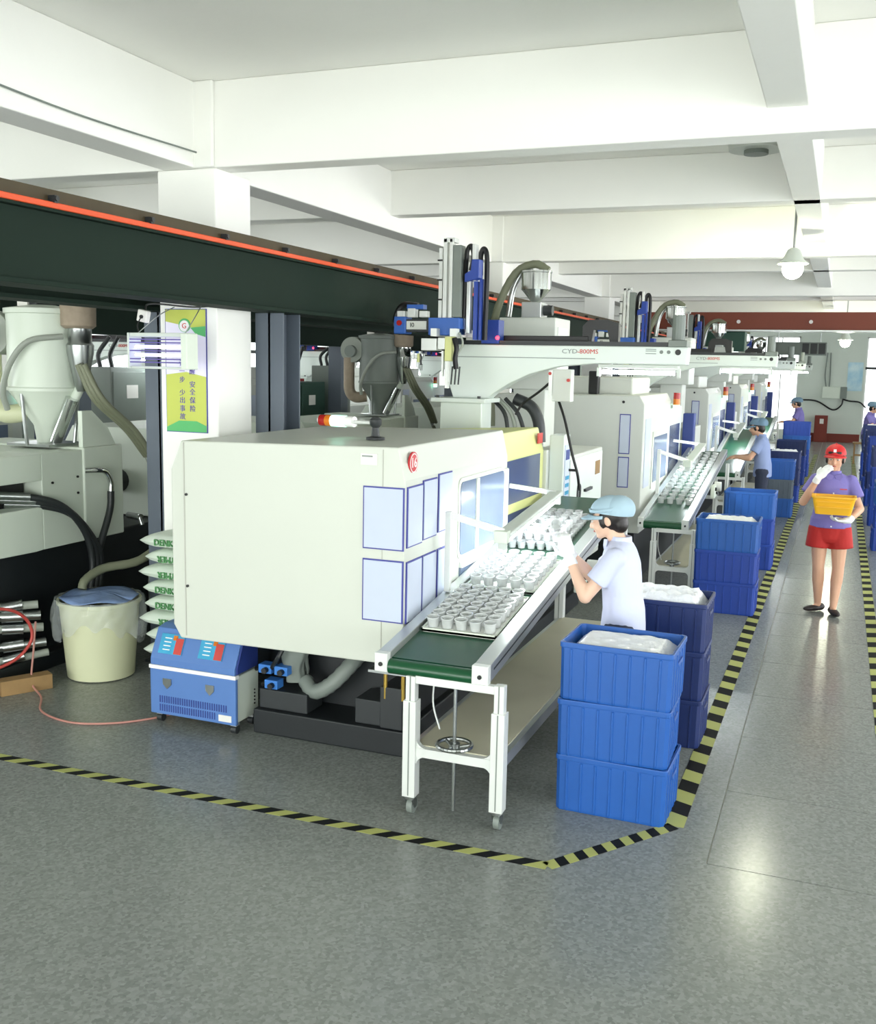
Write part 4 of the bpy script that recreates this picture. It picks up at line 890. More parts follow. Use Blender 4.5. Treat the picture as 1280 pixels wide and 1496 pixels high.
MB().cyl((-4.065, 5.739, 2.475), (-4.065, 5.735, 2.475), 0.045, seg=24).build('emblem', 'poster_green', po)
MB().cyl((-4.065, 5.735, 2.47), (-4.065, 5.733, 2.47), 0.037, seg=24).build('emblem_disc', 'white', po)
text('emblem_mark', 'G', 0.05, 'ink_red', (-4.065, 5.732, 2.47), '-y', po)
for ch, z in (('让', 2.225), ('一', 2.172), ('步', 2.115), ('少', 2.03), ('出', 1.98), ('事', 1.925), ('故', 1.872)): text('lettering', ch, 0.046, 'ink_and_glow_purple', (-4.09, 5.737, z), '-y', po)
for ch, z in (('醒', 2.172), ('安', 2.085), ('全', 2.035), ('保', 1.98), ('险', 1.925)): text('lettering', ch, 0.046, 'ink_and_glow_purple', (-4.01, 5.737, z), '-y', po)
uv = thing('insect_lamp', 'hanging insect lamp with two violet glowing tubes in front of the poster', 'insect lamp', (-3.9, 5.3, 2.2))
MB().box(-4.13, 5.25, 2.385, -3.73, 5.35, 2.41).build('top_bar', 'lamp_housing', uv, bevel=0.004)
MB().box(-4.13, 5.25, 2.19, -3.73, 5.35, 2.205).build('bottom_bar', 'lamp_housing', uv, bevel=0.004)
MB().box(-3.745, 5.24, 2.19, -3.70, 5.36, 2.41).build('end_cap', 'mach_green', uv, bevel=0.006)
MB().box(-4.14, 5.24, 2.19, -4.125, 5.36, 2.41).build('end_cap', 'lamp_housing', uv, bevel=0.004)
for z in (2.275, 2.325): MB().cyl((-4.12, 5.3, z), (-3.75, 5.3, z), 0.011, seg=10).build('tube', 'tube_uv', uv, smooth=60)
for z in (2.23, 2.25, 2.30, 2.35, 2.37): MB().cyl((-4.125, 5.25, z), (-3.745, 5.25, z), 0.004, seg=6).build('guard_wire', 'ink_and_glow_purple', uv)  # wires coloured violet to carry the glow of the tubes
MB().tube([(-4.1, 5.3, 2.41), (-4.02, 5.4, 2.52), (-3.97, 5.5, 2.58)], 0.003, seg=6).build('chain', 'steel', uv)
MB().tube([(-3.75, 5.3, 2.41), (-3.72, 5.35, 2.5), (-3.70, 5.4, 2.58)], 0.003, seg=6).build('chain', 'steel', uv)
ow = thing('socket_box', 'small white socket box hung beside the white column', 'socket box', (-4.2, 5.45, 2.5))
MB().obox((-4.17, 5.45, 2.52), (0.075, 0.04, 0.075), Euler((0, R(12), 0))).build('box', 'label_white', ow, bevel=0.006)
MB().cyl((-4.17, 5.43, 2.515), (-4.17, 5.42, 2.515), 0.012, seg=10).build('plug', 'black', ow)
MB().tube([(-4.17, 5.42, 2.51), (-4.15, 5.36, 2.46), (-4.11, 5.32, 2.417)], 0.004, seg=6).build('cord', 'black', ow)
MB().tube([(-4.17, 5.46, 2.55), (-4.15, 5.5, 2.6), (-3.9, 5.6, 2.585), (-3.75, 5.65, 2.6)], 0.006, seg=6).build('cord', 'black', ow)

# crane_girder_bay: steelwork and cabinets of the next bay
g3 = thing('crane_girder', 'dark crane girder in the next bay above the grey cabinets', 'girder', (-7.4, 12, 2.5))
MB().box(-7.42, 3.0, 2.52, -7.40, 30, 2.9).box(-7.55, 3.0, 2.5, -7.28, 30, 2.525).box(-7.55, 3.0, 2.9, -7.28, 30, 2.925).build('beam_web', 'girder', g3)
MB().box(-7.46, 3.0, 2.925, -7.36, 30, 2.99).build('crane_rail', 'rail_brown', g3)
for k in range(4):
    y = 6.0 + 6 * k + 2.4
    MB().box(-7.52, y, 0, -7.30, y + 0.24, 2.5).build('leg_post', 'post_blue', g3)
CAB = ((9.3, 0.75, 2.15, 'dust_grey', 'tall grey cabinet behind the pale green dryer'), (10.15, 0.7, 1.85, 'dark_steel', 'dark cabinet next to the tall grey one under the next girder'), (13.6, 0.8, 1.95, 'dark_green_board', 'dark green cabinet under the next girder beyond the dark dryer'), (14.6, 0.7, 2.2, 'dust_grey', 'grey cabinet next to the dark green one'))
for y, w_, h, m_, lb in CAB:
    c = thing('control_cabinet', lb, 'cabinet', (-7.75, y, 0))
    MB().box(-7.93, y, 0, -7.58, y + w_, h).build('body', m_, c, bevel=0.01)
    MB().box(-7.58, y + 0.03, 0.1, -7.565, y + w_ - 0.03, h - 0.05).build('door', m_, c, bevel=0.004)
    MB().box(-7.565, y + 0.08, h * 0.55, -7.55, y + 0.11, h * 0.55 + 0.12).build('handle', 'black', c)
    MB().box(-7.565, y + 0.25, h - 0.35, -7.56, y + 0.45, h - 0.2).build('label', 'label_white', c)
    for i in range(2): MB().tube([(-7.8, y + 0.1 + 0.2 * i, h), (-7.82, y + 0.1 + 0.2 * i, h + 0.15), (-7.7, y + 0.15 + 0.15 * i, 2.49)], 0.025, seg=8).build('conduit', 'hose_black', c, smooth=60)

# ------------------------------------------------------------------ blue crates
def crate_proto(m_, w_=0.57, d_=0.42, h=0.295, ribs=True):
    t = thing('stacking_crate', 'x', 'crate', (0, 0, 0))
    def ring(z, sc, bump):
        pts = []
        def side(p, q, n, nrm):
            L = (q - p).length; dirv = (q - p).normalized()
            for i in range(n):
                c = p + dirv * (L * (i + 0.5) / n)
                for s_, b_ in ((-0.007, 0), (-0.004, bump), (0.004, bump), (0.007, 0)): pts.append(c + dirv * s_ + nrm * b_)
        a, b = w_ / 2 * sc, d_ / 2 * sc; r = 0.02
        cs = [Vector((-a, -b)), Vector((a, -b)), Vector((a, b)), Vector((-a, b))]; ns = [Vector((0, -1)), Vector((1, 0)), Vector((0, 1)), Vector((-1, 0))]
        for i in range(4):
            p, q = cs[i], cs[(i + 1) % 4]; dv = (q - p).normalized()
            pts.append(p + dv * r); side(p + dv * r, q - dv * r, 7 if i % 2 == 0 else 5, ns[i]); pts.append(q - dv * r)
        return [Vector((v.x, v.y + d_ / 2, z)) for v in pts]
    mb = MB(); rings = [ring(0.0, 0.965, 0.002), ring(0.012, 0.972, 0.005), ring(h - 0.035, 0.982, 0.005), ring(h - 0.03, 0.982, 0.0), ring(h, 0.982, 0.0), ring(h, 0.955, 0.0), ring(0.02, 0.92, 0.0)]
    vs = [[mb.b.verts.new(p) for p in r_] for r_ in rings]
    n = len(vs[0])
    for A, B in zip(vs, vs[1:]):
        for i in range(n): j = (i + 1) % n; mb._f([A[i], A[j], B[j], B[i]])
    mb._f(vs[0][::-1]); mb._f(vs[-1])
    mb.build('shell', m_, t)
    rm_ = MB(); hw_, hd = w_ / 2, d_ / 2
    o_ = rrect(0, hd, w_, d_, 0.02, 3); i_ = rrect(0, hd, w_ * 0.955, d_ * 0.955, 0.018, 3)
    V_ = [[rm_.b.verts.new((x, y, zz)) for x, y in q] for q, zz in ((o_, h - 0.028), (o_, h), (i_, h), (i_, h - 0.028))]
    nn_ = len(o_)
    for A, B in zip(V_, V_[1:] + V_[:1]):
        for i in range(nn_): j = (i + 1) % nn_; rm_._f([A[i], A[j], B[j], B[i]])
    rm_.build('rim', m_, t, bevel=0.004)
    for sgn in (-1, 1): MB().box(sgn * hw_ * 1.0 - 0.006, hd - 0.07, h - 0.095, sgn * hw_ * 1.0 + 0.004, hd + 0.07, h - 0.075).build('handle', m_, t, bevel=0.003)
    return t
PROTO = {c: crate_proto(c) for c in ('crate', 'crate_dark', 'crate_navy', 'crate_grey')}
USED = set()
ORD = {3: ['bottom', 'middle', 'top'], 4: ['bottom', 'second lowest', 'third lowest', 'top'], 5: ['bottom', 'second lowest', 'middle', 'second highest', 'top'], 2: ['lower', 'upper']}
def crate_stack(x, y, cols, where, fill=None, rot=0.0, dz=0.295):
    nm = {'crate': 'bright blue', 'crate_dark': 'deep blue', 'crate_navy': 'navy blue', 'crate_grey': 'grey'}
    for i, c in enumerate(cols):
        lab = ORD[len(cols)][i] + ' ' + nm[c] + ' crate of the stack ' + where
        if c not in USED: o = PROTO[c]; USED.add(c)
        else: o = copy_tree(PROTO[c])
        o.location = (x, y, 0.001 + dz * i); o.rotation_euler = (0, 0, rot + 0.02 * math.sin(3.1 * i + y)); o['label'] = lab; o['group'] = 'stacked plastic crates along the aisle'
        o['category'] = 'crate'
    if fill:
        zt = dz * len(cols)
        def ff(u, v):
            e = min(u, 1 - u, v, 1 - v)
            edge = min(1, e * 9)
            bx, amp = fill
            return Vector((x - 0.25 + 0.50 * u, y + 0.024 + 0.372 * v, zt - 0.06 + bx * edge + amp * (math.sin(21 * u + 3 * v) * math.sin(17 * v + 2 * u) + 0.5 * math.sin(47 * u) * math.sin(39 * v)) * edge))
        o = MB().grid(ff, 36, 26).build('white_parts', 'bag_white', smooth=80, flip=False)
        o.data.flip_normals() if o.data.polygons[0].normal.z < 0 else None
        tag(o, 'white film-covered parts filling the top crate of the stack ' + where, 'parts fill', kind='stuff')
crate_stack(-0.94, 4.85, ['crate', 'crate', 'crate'], 'next to the slanting tape', (0.048, 0.006))
crate_stack(-0.92, 6.0, ['crate_navy', 'crate_navy', 'crate_navy'], 'behind the pale-shirted worker', (0.085, 0.014), 0.0)
crate_stack(-0.885, 9.62, ['crate_dark', 'crate_dark', 'crate'], 'before the second green conveyor', (0.055, 0.01))
crate_stack(-0.88, 12.0, ['crate_dark', 'crate_dark', 'crate'], 'beside the second conveyor legs')
crate_stack(-0.86, 16.6, ['crate', 'crate_grey', 'crate'], 'that has one grey crate in it')
crate_stack(-0.84, 18.6, ['crate_dark', 'crate_navy', 'crate_navy'], 'behind the stack with the grey crate', (0.07, 0.012))
crate_stack(-0.84, 21.6, ['crate_dark', 'crate_dark', 'crate_navy'], 'before the far window worker')
crate_stack(-0.82, 23.4, ['crate_dark', 'crate_dark', 'crate', 'crate_dark'], 'tallest on the machine side')
crate_stack(0.79, 14.0, ['crate_dark', 'crate_dark', 'crate'], 'across the aisle with a bright top')
crate_stack(0.79, 16.3, ['crate_dark', 'crate_dark', 'crate_dark', 'crate_navy'], 'across the aisle with a navy top')
crate_stack(0.79, 18.8, ['crate_dark', 'crate_navy', 'crate_dark', 'crate_dark'], 'across the aisle with one low navy crate')
crate_stack(0.79, 21.0, ['crate_dark', 'crate_navy', 'crate_navy', 'crate_navy'], 'across the aisle with three navy crates')
crate_stack(0.79, 23.2, ['crate_dark', 'crate_dark', 'crate_navy', 'crate_navy'], 'by the seated violet-shirted worker', (0.06, 0.01))
for c in PROTO:
    if c not in USED: pass
st = thing('wooden_stool', 'pale wooden stool standing by the far crates', 'stool', (0.55, 27.6, 0))
MB().box(0.38, 27.45, 0.5, 0.72, 27.8, 0.54).build('seat', 'wood', st, bevel=0.01)
for sx in (0.41, 0.66):
    for sy in (27.48, 27.74): MB().box(sx, sy, 0, sx + 0.035, sy + 0.035, 0.5).build('leg', 'wood', st)
for sy in (27.48, 27.74): MB().box(0.44, sy + 0.005, 0.2, 0.66, sy + 0.03, 0.23).build('stretcher', 'wood', st)

# ------------------------------------------------------------------ further machines of the row
def station(label):
    t = thing('molding_machine', label, 'machine', (-2.5, 12.4, 0))
    c = MB().prism([(-3.35, 0.6), (-3.35, 1.9), (-3.28, 1.97), (-1.80, 1.985), (-1.75, 1.9), (-1.75, 0.6)], 'y', 10.2, 11.9).build('clamp_cover', 'mach_grey', t, bevel=0.01)
    for z0, z1 in ((1.40, 1.80), (1.06, 1.37)):
        f = MB().box(-1.99, 10.193, z0, -1.88, 10.2, z1).build('paper_frame', 'frame_blue', t); MB().box(-1.982, 10.19, z0 + 0.01, -1.888, 10.193, z1 - 0.01).build('paper', 'paper', f)
    MB().cyl((-1.96, 10.2, 1.92), (-1.96, 10.19, 1.92), 0.014, seg=8).build('screw', 'black', t)
    w1 = MB().box(-1.75, 10.75, 1.0, -1.742, 11.75, 1.6).build('window_frame', 'mach_white', t); MB().box(-1.742, 10.82, 1.06, -1.738, 11.68, 1.54).build('pane', 'pane', w1)
    MB().box(-1.75, 10.3, 1.05, -1.743, 10.6, 1.75).build('paper_panel', 'paper', t)
    MB().box(-3.0, 10.6, 1.97, -1.95, 11.6, 2.16).build('roof_hood', 'mach_grey', t, bevel=0.02)
    d = MB().box(-3.2, 11.95, 0.6, -1.78, 13.0, 1.8).build('sliding_door', 'robot_white', t, bevel=0.012)
    MB().box(-1.78, 12.1, 1.0, -1.773, 12.85, 1.6).build('pane', 'pane_blue', d)
    MB().box(-1.80, 13.3, 0.6, -1.66, 13.48, 1.7).build('control_post', 'ctl_navy', t, bevel=0.01)
    MB().box(-2.7, 13.52, 0.5, -1.72, 14.5, 1.5).build('electrical_cabinet', 'mach_grey', t, bevel=0.012)
    MB().box(-3.2, 13.3, 0.5, -2.7, 14.6, 1.6).build('rear_cover', 'mach_green', t, bevel=0.012)
    MB().box(-3.2, 10.5, 0, -1.85, 14.6, 0.6).build('base_body', 'black_base', t)
    b = MB().cyl((-1.75, 11.86, 1.86), (-1.69, 11.86, 1.86), 0.012, seg=8).build('signal_stem', 'alu_white', t)
    z = 1.78
    for nm, m_ in (('lens_green', 'lens_green'), ('lens_amber', 'lens_amber'), ('lens_red', 'lens_red')): MB().cyl((-1.68, 11.86, z), (-1.68, 11.86, z + 0.07), 0.04, seg=14).build(nm, m_, b, smooth=40); z += 0.07
    MB().box(-2.35, 10.3, 1.985, -2.25, 10.4, 2.22).build('dark_block', 'black', t, bevel=0.01)
    return t
s2 = station('tall light grey moulding machine standing behind the machine numbered 16')
s2.location.x -= 0.05
NM = ['second', 'third', 'fourth', 'fifth']
PL = ['just behind machine 16', 'second behind machine 16', 'third behind machine 16', 'nearest the far window']
for k in range(4):
    dy = 5.3 * (k + 1)
    if k: copy_tree(s2, off=(0, 5.3 * k, 0), label='light grey moulding machine standing ' + PL[k])
    r2 = copy_tree(rb, off=(0.35, dy, 0.02), label='white take-out robot on the light grey machine ' + PL[k])
    copy_tree(ld, off=(0.45, dy, 0), label='stainless hopper loader on the light grey machine ' + PL[k])
    tube_lamp('robot_lamp', 'glowing tube lamp under the robot beam ' + PL[k], (-1.43, 7.98 + dy, 2.242), (-0.81, 7.98 + dy, 2.242), 'tube_far')
    if k < 3:
        cq = copy_tree(cv, off=(0.265, dy + 0.05, 0), label='green belt conveyor at the light grey machine ' + PL[k])
        cq.scale = (0.82, 1, 1)
        c = copy_tree(bl, off=(0.317, dy + 0.05, 0), label='bright belt lamp over the conveyor ' + PL[k])
for k in range(4):
    for j in range(15):
        y = 5.1 + 0.16 * j
        cup_obj((-1.645 + 0.093 * k, y + 5.45, zb(y + 0.1) + 0.002), 'clear plastic cup in one of the rows on the second green conveyor', 'cups in rows on the second conveyor', (tilt, 0, 0), 1.1)
# next rows of machines to the left, seen below the crane girder
for i, (dx_, dy_, lb_) in enumerate(((-6.3, 2.6, 'light grey moulding machine beyond the dark hopper dryer'), (-6.3, -3.4, 'light grey moulding machine beyond the green machine'), (-6.3, 8.4, 'light grey moulding machine deep in the next bay'))):
    copy_tree(s2, off=(dx_, dy_, 0), label=lb_)
    copy_tree(rb, off=(dx_ + 0.35, dy_ + 5.3, 0.02), label='white take-out robot on the ' + lb_[11:])
    tube_lamp('robot_lamp', 'tube lamp under the robot of the ' + lb_[11:], (dx_ - 1.43, 13.28 + dy_, 2.242), (dx_ - 0.81, 13.28 + dy_, 2.242), 'tube_far')

# ------------------------------------------------------------------ people
def hand_shapes(mb, wrist, d, n, side, curl=0.5, sc=1.0):
    """palm, four fingers and a thumb; d = towards the fingers, n = palm normal, side = +1 thumb on +s"""
    w_ = Vector(wrist); d = Vector(d).normalized(); n = Vector(n); n = (n - d * n.dot(d)).normalized(); s = d.cross(n) * side
    rot = Matrix((s, d, n)).transposed()
    mb.sph(w_ + d * 0.045 * sc, (0.040 * sc, 0.050 * sc, 0.019 * sc), 14, 10, rot)
    mb.cap(w_ - d * 0.01, 0.024 * sc, w_ + d * 0.03 * sc, 0.026 * sc)
    for i, (o, L) in enumerate(((0.028, 0.068), (0.010, 0.076), (-0.009, 0.070), (-0.027, 0.055))):
        p = w_ + d * 0.078 * sc + s * o * sc; dd = d
        for k, f in enumerate((0.45, 0.32, 0.25)):
            a = curl * (0.55 + 0.45 * k); dd = (dd * math.cos(a) + n * math.sin(a)).normalized() if k else (d * math.cos(a * 0.7) + n * math.sin(a * 0.7)).normalized()
            q_ = p + dd * L * f * sc; mb.cap(p, (0.0095 - 0.001 * k) * sc, q_, (0.0088 - 0.001 * k) * sc, 10); p = q_
    p = w_ + d * 0.025 * sc + s * 0.030 * sc
    q_ = p + (s * 0.7 + d * 0.6 + n * 0.35).normalized() * 0.035 * sc; mb.cap(p, 0.013 * sc, q_, 0.0105 * sc, 10)
    r_ = q_ + (s * 0.15 + d * 0.8 + n * 0.5 * curl).normalized() * 0.03 * sc; mb.cap(q_, 0.0105 * sc, r_, 0.009 * sc, 10)
def person(label, loc, rz, P, sty, sc=1.0, group=None):
    t = thing('person', label, 'person', (0, 0, 0), group)
    hc = Vector(P.get('head', (0, -0.01, 1.42))); hr = Euler(P.get('hrot', (0, 0, 0))).to_matrix()
    H = lambda x, y, z: hc + hr @ Vector((x, y, z))
    vx = sty.get('voxel', 0.009)
    sh = {1: Vector(P.get('shL', (0.16, 0.0, 1.23))), -1: Vector(P.get('shR', (-0.16, 0.0, 1.23)))}
    el = {1: Vector(P['elL']), -1: Vector(P['elR'])}; wr = {1: Vector(P['wrL']), -1: Vector(P['wrR'])}
    b = MB()
    lean = P.get('lean', 0.0)
    b.loft([(0, 0.0, 0.70, 0.12, 0.085), (0, 0.0, 0.80, 0.155, 0.105), (0, 0.0, 0.88, 0.148, 0.10), (0, lean * 0.3, 0.97, 0.122, 0.086), (0, lean * 0.6, 1.08, 0.132, 0.093), (0, lean * 0.8, 1.17, 0.14, 0.095), (0, lean, 1.24, 0.125, 0.075), (0, lean, 1.28, 0.055, 0.05)])
    nb = Vector((0, lean + 0.005, 1.25)); b.cap(nb, 0.052, H(0, 0.012, -0.06), 0.047)
    b.sph(H(0, 0.012, 0.018), (0.073, 0.091, 0.097), 20, 14, hr); b.sph(H(0, -0.022, -0.035), (0.060, 0.068, 0.066), 18, 12, hr)
    b.sph(H(0, -0.060, -0.085), (0.027, 0.024, 0.02), 12, 8, hr); b.cap(H(0, -0.086, 0.012), 0.009, H(0, -0.100, -0.026), 0.0135)
    for s in (-1, 1):
        b.sph(H(0.03 * s, -0.066, -0.028), (0.026, 0.022, 0.026), 12, 8, hr); b.sph(H(0.074 * s, 0.012, -0.008), (0.011, 0.02, 0.03), 12, 8, hr)
        b.sph(H(0.028 * s, -0.078, 0.022), (0.026, 0.014, 0.009), 12, 8, hr)
        b.cap(sh[s] + Vector((-0.025 * s, 0, -0.02)), 0.046, el[s], 0.037); b.cap(el[s], 0.039, el[s].lerp(wr[s], 0.35), 0.037); b.cap(el[s].lerp(wr[s], 0.35), 0.037, wr[s], 0.024)
        hip = Vector((0.082 * s, 0, 0.78)); kn = Vector(P['knL'] if s > 0 else P['knR']); an = Vector(P['anL'] if s > 0 else P['anR'])
        b.cap(hip, 0.088, kn, 0.052); b.cap(kn, 0.053, kn.lerp(an, 0.32) + Vector((0, 0.012, 0)), 0.054); b.cap(kn.lerp(an, 0.32) + Vector((0, 0.012, 0)), 0.053, an, 0.032)
        ft = Vector(P.get('ftL' if s > 0 else 'ftR', (0, -1, 0))).normalized()
        b.cap(an - Vector((0, 0, 0.03)), 0.03, an + ft * 0.12 - Vector((0, 0, 0.045)), 0.022)
        if not sty.get('gloves'): hand_shapes(b, wr[s], P['hdL'] if s > 0 else P['hdR'], P['hnL'] if s > 0 else P['hnR'], P.get('tsL' if s > 0 else 'tsR', 1), P.get('curl', 0.6))
    b.build('body', sty.get('skin', 'skin'), t, voxel=vx * 0.8, relax=3)
    # face
    for s in (-1, 1):
        e = MB().sph(H(0.029 * s, -0.083, 0.004), (0.013, 0.007, 0.0065), 10, 8, hr).build('eye', 'white', t, smooth=60)
        MB().sph(H(0.029 * s, -0.0885, 0.004), (0.0055, 0.003, 0.0058), 8, 6, hr).build('iris', 'eye', e)
        MB().obox(H(0.03 * s, -0.089, 0.027), (0.03, 0.006, 0.006), hr).build('eyebrow', 'hair', t)
    MB().sph(H(0, -0.086, -0.055), (0.020, 0.008, 0.0065), 12, 8, hr).build('lips', 'lips', t, smooth=60)
    hm = MB().sph(H(0, 0.030, 0.022), (0.081, 0.088, 0.102), 20, 14, hr).sph(H(0, 0.06, -0.035), (0.066, 0.052, 0.06), 16, 10, hr)
    for s in (-1, 1): hm.sph(H(0.070 * s, -0.018, 0.0), (0.012, 0.022, 0.045), 12, 8, hr)
    hm.sph(H(0.0, -0.062, 0.062), (0.062, 0.028, 0.024), 14, 8, hr)
    hm.build('hair', 'hair', t, voxel=0.008, relax=1)
    # shirt
    hem = P.get('hem', 0.74)
    m = MB()
    m.loft([(0, 0.0, hem, 0.178, 0.128), (0, 0.0, hem + 0.08, 0.172, 0.125), (0, 0.0, 0.90, 0.162, 0.118), (0, lean * 0.4, 0.99, 0.15, 0.112), (0, lean * 0.7, 1.09, 0.153, 0.115), (0, lean * 0.85, 1.17, 0.158, 0.11), (0, lean, 1.235, 0.152, 0.09), (0, lean, 1.272, 0.108, 0.07), (0, lean, 1.295, 0.06, 0.055)], 28)
    for s in (-1, 1):
        f = P.get('sleeve', 0.62); q_ = sh[s].lerp(el[s], f)
        m.sph(sh[s] + Vector((-0.012 * s, 0, -0.005)), (0.058, 0.064, 0.058), 14, 10); m.cyl(sh[s] + Vector((-0.015 * s, 0, 0)), q_, 0.058, 0.066, 16)
    m.build('shirt', sty['shirt'], t, voxel=0.010, relax=2)
    co = MB()
    for s in (-1, 1): co.prism([(0.0, 1.275), (0.062 * s, 1.30), (0.075 * s, 1.265), (0.045 * s, 1.225), (0.012 * s, 1.245)], 'y', lean - 0.085, lean - 0.065)
    co.lathe((0, lean, 0), [(0.058, 1.265), (0.066, 1.265), (0.06, 1.315), (0.053, 1.315)], 20, closed=True)
    co.build('collar', sty['shirt'], t, bevel=0.004)
    if sty.get('placket'):
        MB().box(0.055, -0.119, 1.155, 0.115, -0.108, 1.163).build('pink_print', 'ink_red', t)
        for k in range(4): MB().cyl((0.004, -0.122 + 0.0 * k, 0.82 + 0.1 * k), (0.004, -0.130, 0.82 + 0.1 * k), 0.007, seg=8).build('button', 'white', t)
    # legs
    g = MB()
    if sty['legs'] == 'shorts':
        for s in (-1, 1):
            kn = Vector(P['knL'] if s > 0 else P['knR']); q_ = Vector((0.088 * s, 0, 0.78)).lerp(kn, 0.47)
            g.cyl((0.085 * s, 0, 0.80), q_ + Vector((0.012 * s, 0, 0)), 0.098, 0.108, 20)
        g.loft([(0, 0, 0.665, 0.13, 0.10), (0, 0, 0.70, 0.165, 0.112), (0, 0, 0.82, 0.168, 0.118), (0, 0, 0.95, 0.145, 0.108)])
        g.build('shorts', 'shorts_red', t, voxel=0.009, relax=2)
    else:
        for s in (-1, 1):
            kn = Vector(P['knL'] if s > 0 else P['knR']); an = Vector(P['anL'] if s > 0 else P['anR'])
            g.cap((0.085 * s, 0, 0.79), 0.1, kn, 0.068); g.cyl(kn, an + Vector((0, 0, -0.01)), 0.068, 0.058, 16)
        g.loft([(0, 0, 0.72, 0.16, 0.105), (0, 0, 0.82, 0.165, 0.112), (0, 0, 0.93, 0.145, 0.105)])
        g.build('trousers', 'trousers', t, voxel=0.011, relax=2)
    for s in (-1, 1):
        an = Vector(P['anL'] if s > 0 else P['anR']); ft = Vector(P.get('ftL' if s > 0 else 'ftR', (0, -1, 0))).normalized()
        rz_ = math.atan2(ft.x, -ft.y); rm_ = Matrix.Rotation(rz_, 3, 'Z')
        z0 = an.z - 0.07
        f = MB().sph((an.x + ft.x * 0.05, an.y + ft.y * 0.05, z0 + 0.028), (0.041, 0.115, 0.03), 18, 10, rm_).sph((an.x - ft.x * 0.03, an.y - ft.y * 0.03, z0 + 0.035), (0.036, 0.05, 0.038), 14, 8, rm_)
        f.build('shoe', 'shoe', t, voxel=0.008, relax=1)
    # cap
    cp_ = MB().sph(H(0, 0.018, 0.045), (0.090, 0.110, 0.088), 28, 18, hr)
    if sty['cap_kind'] == 'work':
        cp_.sph(H(0, 0.068, 0.04), (0.095, 0.098, 0.084), 24, 14, hr)
    bmesh.ops.bisect_plane(cp_.b, geom=cp_.b.verts[:] + cp_.b.edges[:] + cp_.b.faces[:], plane_co=H(0, 0, 0.038), plane_no=hr @ Vector((0, 0.32 if sty['cap_kind'] == 'work' else 0.05, 1)), clear_inner=True)
    c_ = cp_.build('cap_crown', sty['cap'], t, smooth=70)
    L_ = 0.058
    def brim(u, v):
        a = R(-78 + 156 * u); k = math.cos(a) ** 0.6 if math.cos(a) > 0 else 0
        return H((0.090 + 0.006 * v) * math.sin(a), 0.018 - (0.110 + L_ * v * k) * math.cos(a), 0.046 - 0.016 * v - 0.018 * (math.sin(a) ** 2))
    MB().grid(brim, 20, 4).build('cap_brim', sty['cap'], c_, smooth=60, solid=0.005)
    if sty['cap_kind'] == 'work':
        MB().grid(lambda u, v: H((0.094) * math.sin(R(-150 + 300 * u)), 0.022 - 0.114 * math.cos(R(-150 + 300 * u)), 0.046 + 0.012 + 0.02 * v - 0.012 * math.sin(R(-150 + 300 * u)) ** 2), 32, 2).build('cap_band', sty['cap'], c_, smooth=60, solid=0.004)
    else:
        MB().sph(H(0, 0.018, 0.135), 0.008, 8, 6).build('cap_button', sty['cap'], c_)
        MB().obox(H(0, -0.088, 0.085), (0.024, 0.01, 0.026), hr).build('cap_emblem', 'white', c_)
    if sty.get('gloves'):
        for s in (-1, 1):
            gm = MB(); dw = (wr[s] - el[s]).normalized()
            hand_shapes(gm, wr[s], P['hdL'] if s > 0 else P['hdR'], P['hnL'] if s > 0 else P['hnR'], P.get('tsL' if s > 0 else 'tsR', 1), P.get('curl', 0.6), 1.12)
            gm.cyl(wr[s] - dw * 0.05, wr[s] + dw * 0.01, 0.034, 0.031, 14)
            gm.build('glove', 'glove', t, voxel=0.0055, relax=1)
    t.location = loc; t.rotation_euler = (0, 0, rz); t.scale = (sc, sc, sc)
    return t
work = dict(lean=-0.035, head=(0, -0.115, 1.405), hrot=(R(14), 0, 0), shL=(0.155, -0.035, 1.215), shR=(-0.155, -0.035, 1.215),
            elL=(0.185, -0.185, 0.985), elR=(-0.17, -0.22, 1.02), wrL=(0.115, -0.30, 1.185), wrR=(-0.05, -0.35, 1.19),
            hdL=(-0.25, -0.40, 0.95), hdR=(0.35, -0.30, 0.95), hnL=(-0.9, -0.1, -0.3), hnR=(0.9, 0.1, -0.3), tsL=1, tsR=-1, curl=0.55,
            knL=(0.09, -0.01, 0.42), knR=(-0.09, -0.01, 0.42), anL=(0.09, 0.01, 0.075), anR=(-0.09, 0.01, 0.075), hem=0.72)
person('worker in pale shirt, blue cap and white gloves inspecting cups at the green belt', (-1.06, 5.66, 0), R(-90), work,
       dict(shirt='shirt_pale', skin='skin_pale', cap='cap_blue', cap_kind='work', legs='trousers', gloves=True))
cup_obj((-1.475, 5.66, 1.33), 'clear plastic cup held up in the white gloves of the worker', None, (0.9, 0.4, 0), 1.0)
walk = dict(head=(-0.0, -0.015, 1.42), hrot=(R(4), 0, R(-6)), elL=(0.235, -0.06, 0.985), elR=(-0.245, -0.05, 1.02), wrL=(0.14, -0.27, 0.905), wrR=(-0.135, -0.165, 1.255),
            hdL=(-0.9, -0.35, -0.05), hdR=(0.62, 0.12, 0.75), hnL=(0.0, 0.1, 1), hnR=(0.4, 0.7, -0.3), tsL=1, tsR=1, curl=0.5,
            knL=(0.095, -0.02, 0.42), knR=(-0.075, -0.01, 0.42), anL=(0.075, -0.06, 0.075), anR=(-0.055, 0.05, 0.075), ftL=(0.25, -1, 0), ftR=(-0.9, -0.8, 0), hem=0.80)
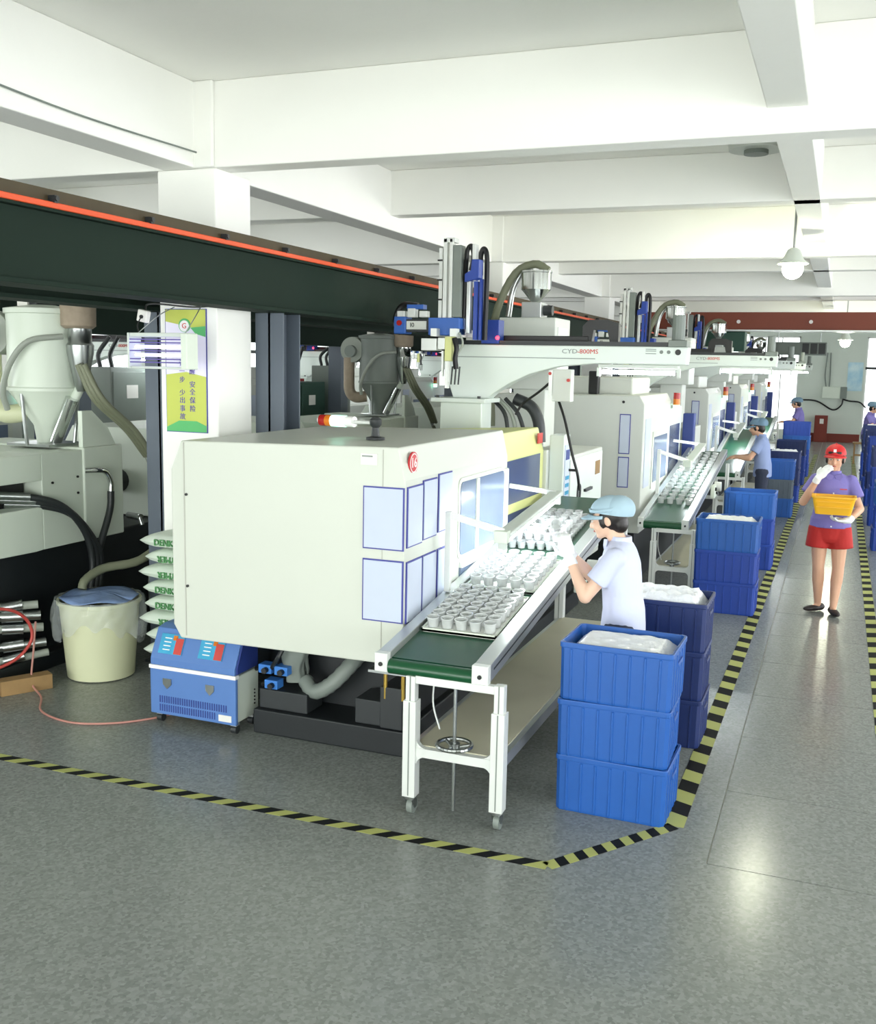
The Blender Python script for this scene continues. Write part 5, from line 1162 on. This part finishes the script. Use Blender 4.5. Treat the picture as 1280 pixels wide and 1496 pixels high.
person('person in red cap, violet shirt and red shorts holding a yellow basket in the aisle', (0.0, 10.1, 0), R(2), walk,
       dict(shirt='shirt_purple', skin='skin', cap='cap_red', cap_kind='ball', legs='shorts', gloves=True, placket=True), 1.03)
bq = thing('plastic_basket', 'yellow plastic basket held at chest height by the person in the aisle', 'basket', (0.0, 9.83, 0.97))
def bring(z, w_, d_): return [(0.015 + x, 9.775 + y, z) for x, y in rrect(0, 0, w_, d_, 0.03, 3)]
bb_ = MB(); RR = [bring(0.99, 0.30, 0.17), bring(1.135, 0.36, 0.22), bring(1.14, 0.38, 0.24), bring(1.155, 0.38, 0.24), bring(1.155, 0.345, 0.205), bring(1.0, 0.285, 0.155)]
vv = [[bb_.b.verts.new(p) for p in r_] for r_ in RR]
for A, B in zip(vv, vv[1:]):
    for i in range(len(A)): j = (i + 1) % len(A); bb_._f([A[i], A[j], B[j], B[i]])
bb_._f(vv[0][::-1]); bb_._f(vv[-1]); bb_.build('basket_shell', 'crate_yellow', bq)
for k in range(2): MB().box(-0.13, 9.657, 1.105 - 0.05 * k, 0.16, 9.672, 1.112 - 0.05 * k).build('ridge', 'crate_yellow', bq)
idle = dict(work); idle.update(elL=(0.19, -0.17, 0.98), elR=(-0.19, -0.17, 0.98), wrL=(0.12, -0.36, 0.98), wrR=(-0.1, -0.36, 0.98), hdL=(-0.2, -0.95, -0.1), hdR=(0.2, -0.95, -0.1), hnL=(0, 0.1, -1), hnR=(0, 0.1, -1))
person('worker in blue-grey shirt and slate cap reaching over the third conveyor', (-0.97, 15.4, 0), R(-90), idle,
       dict(shirt='shirt_blue', skin='skin', cap='cap_slate', cap_kind='work', legs='trousers', voxel=0.014), 1.03)
person('worker in violet shirt standing before the bright far window', (-0.86, 26.2, 0), R(-90), idle,
       dict(shirt='shirt_purple', skin='skin', cap='cap_slate', cap_kind='work', legs='trousers', voxel=0.016), 1.07)
person('worker in violet shirt and cap working across the aisle', (0.64, 25.4, 0), R(75), idle,
       dict(shirt='shirt_purple', skin='skin', cap='cap_slate', cap_kind='work', legs='trousers', voxel=0.016), 1.05)
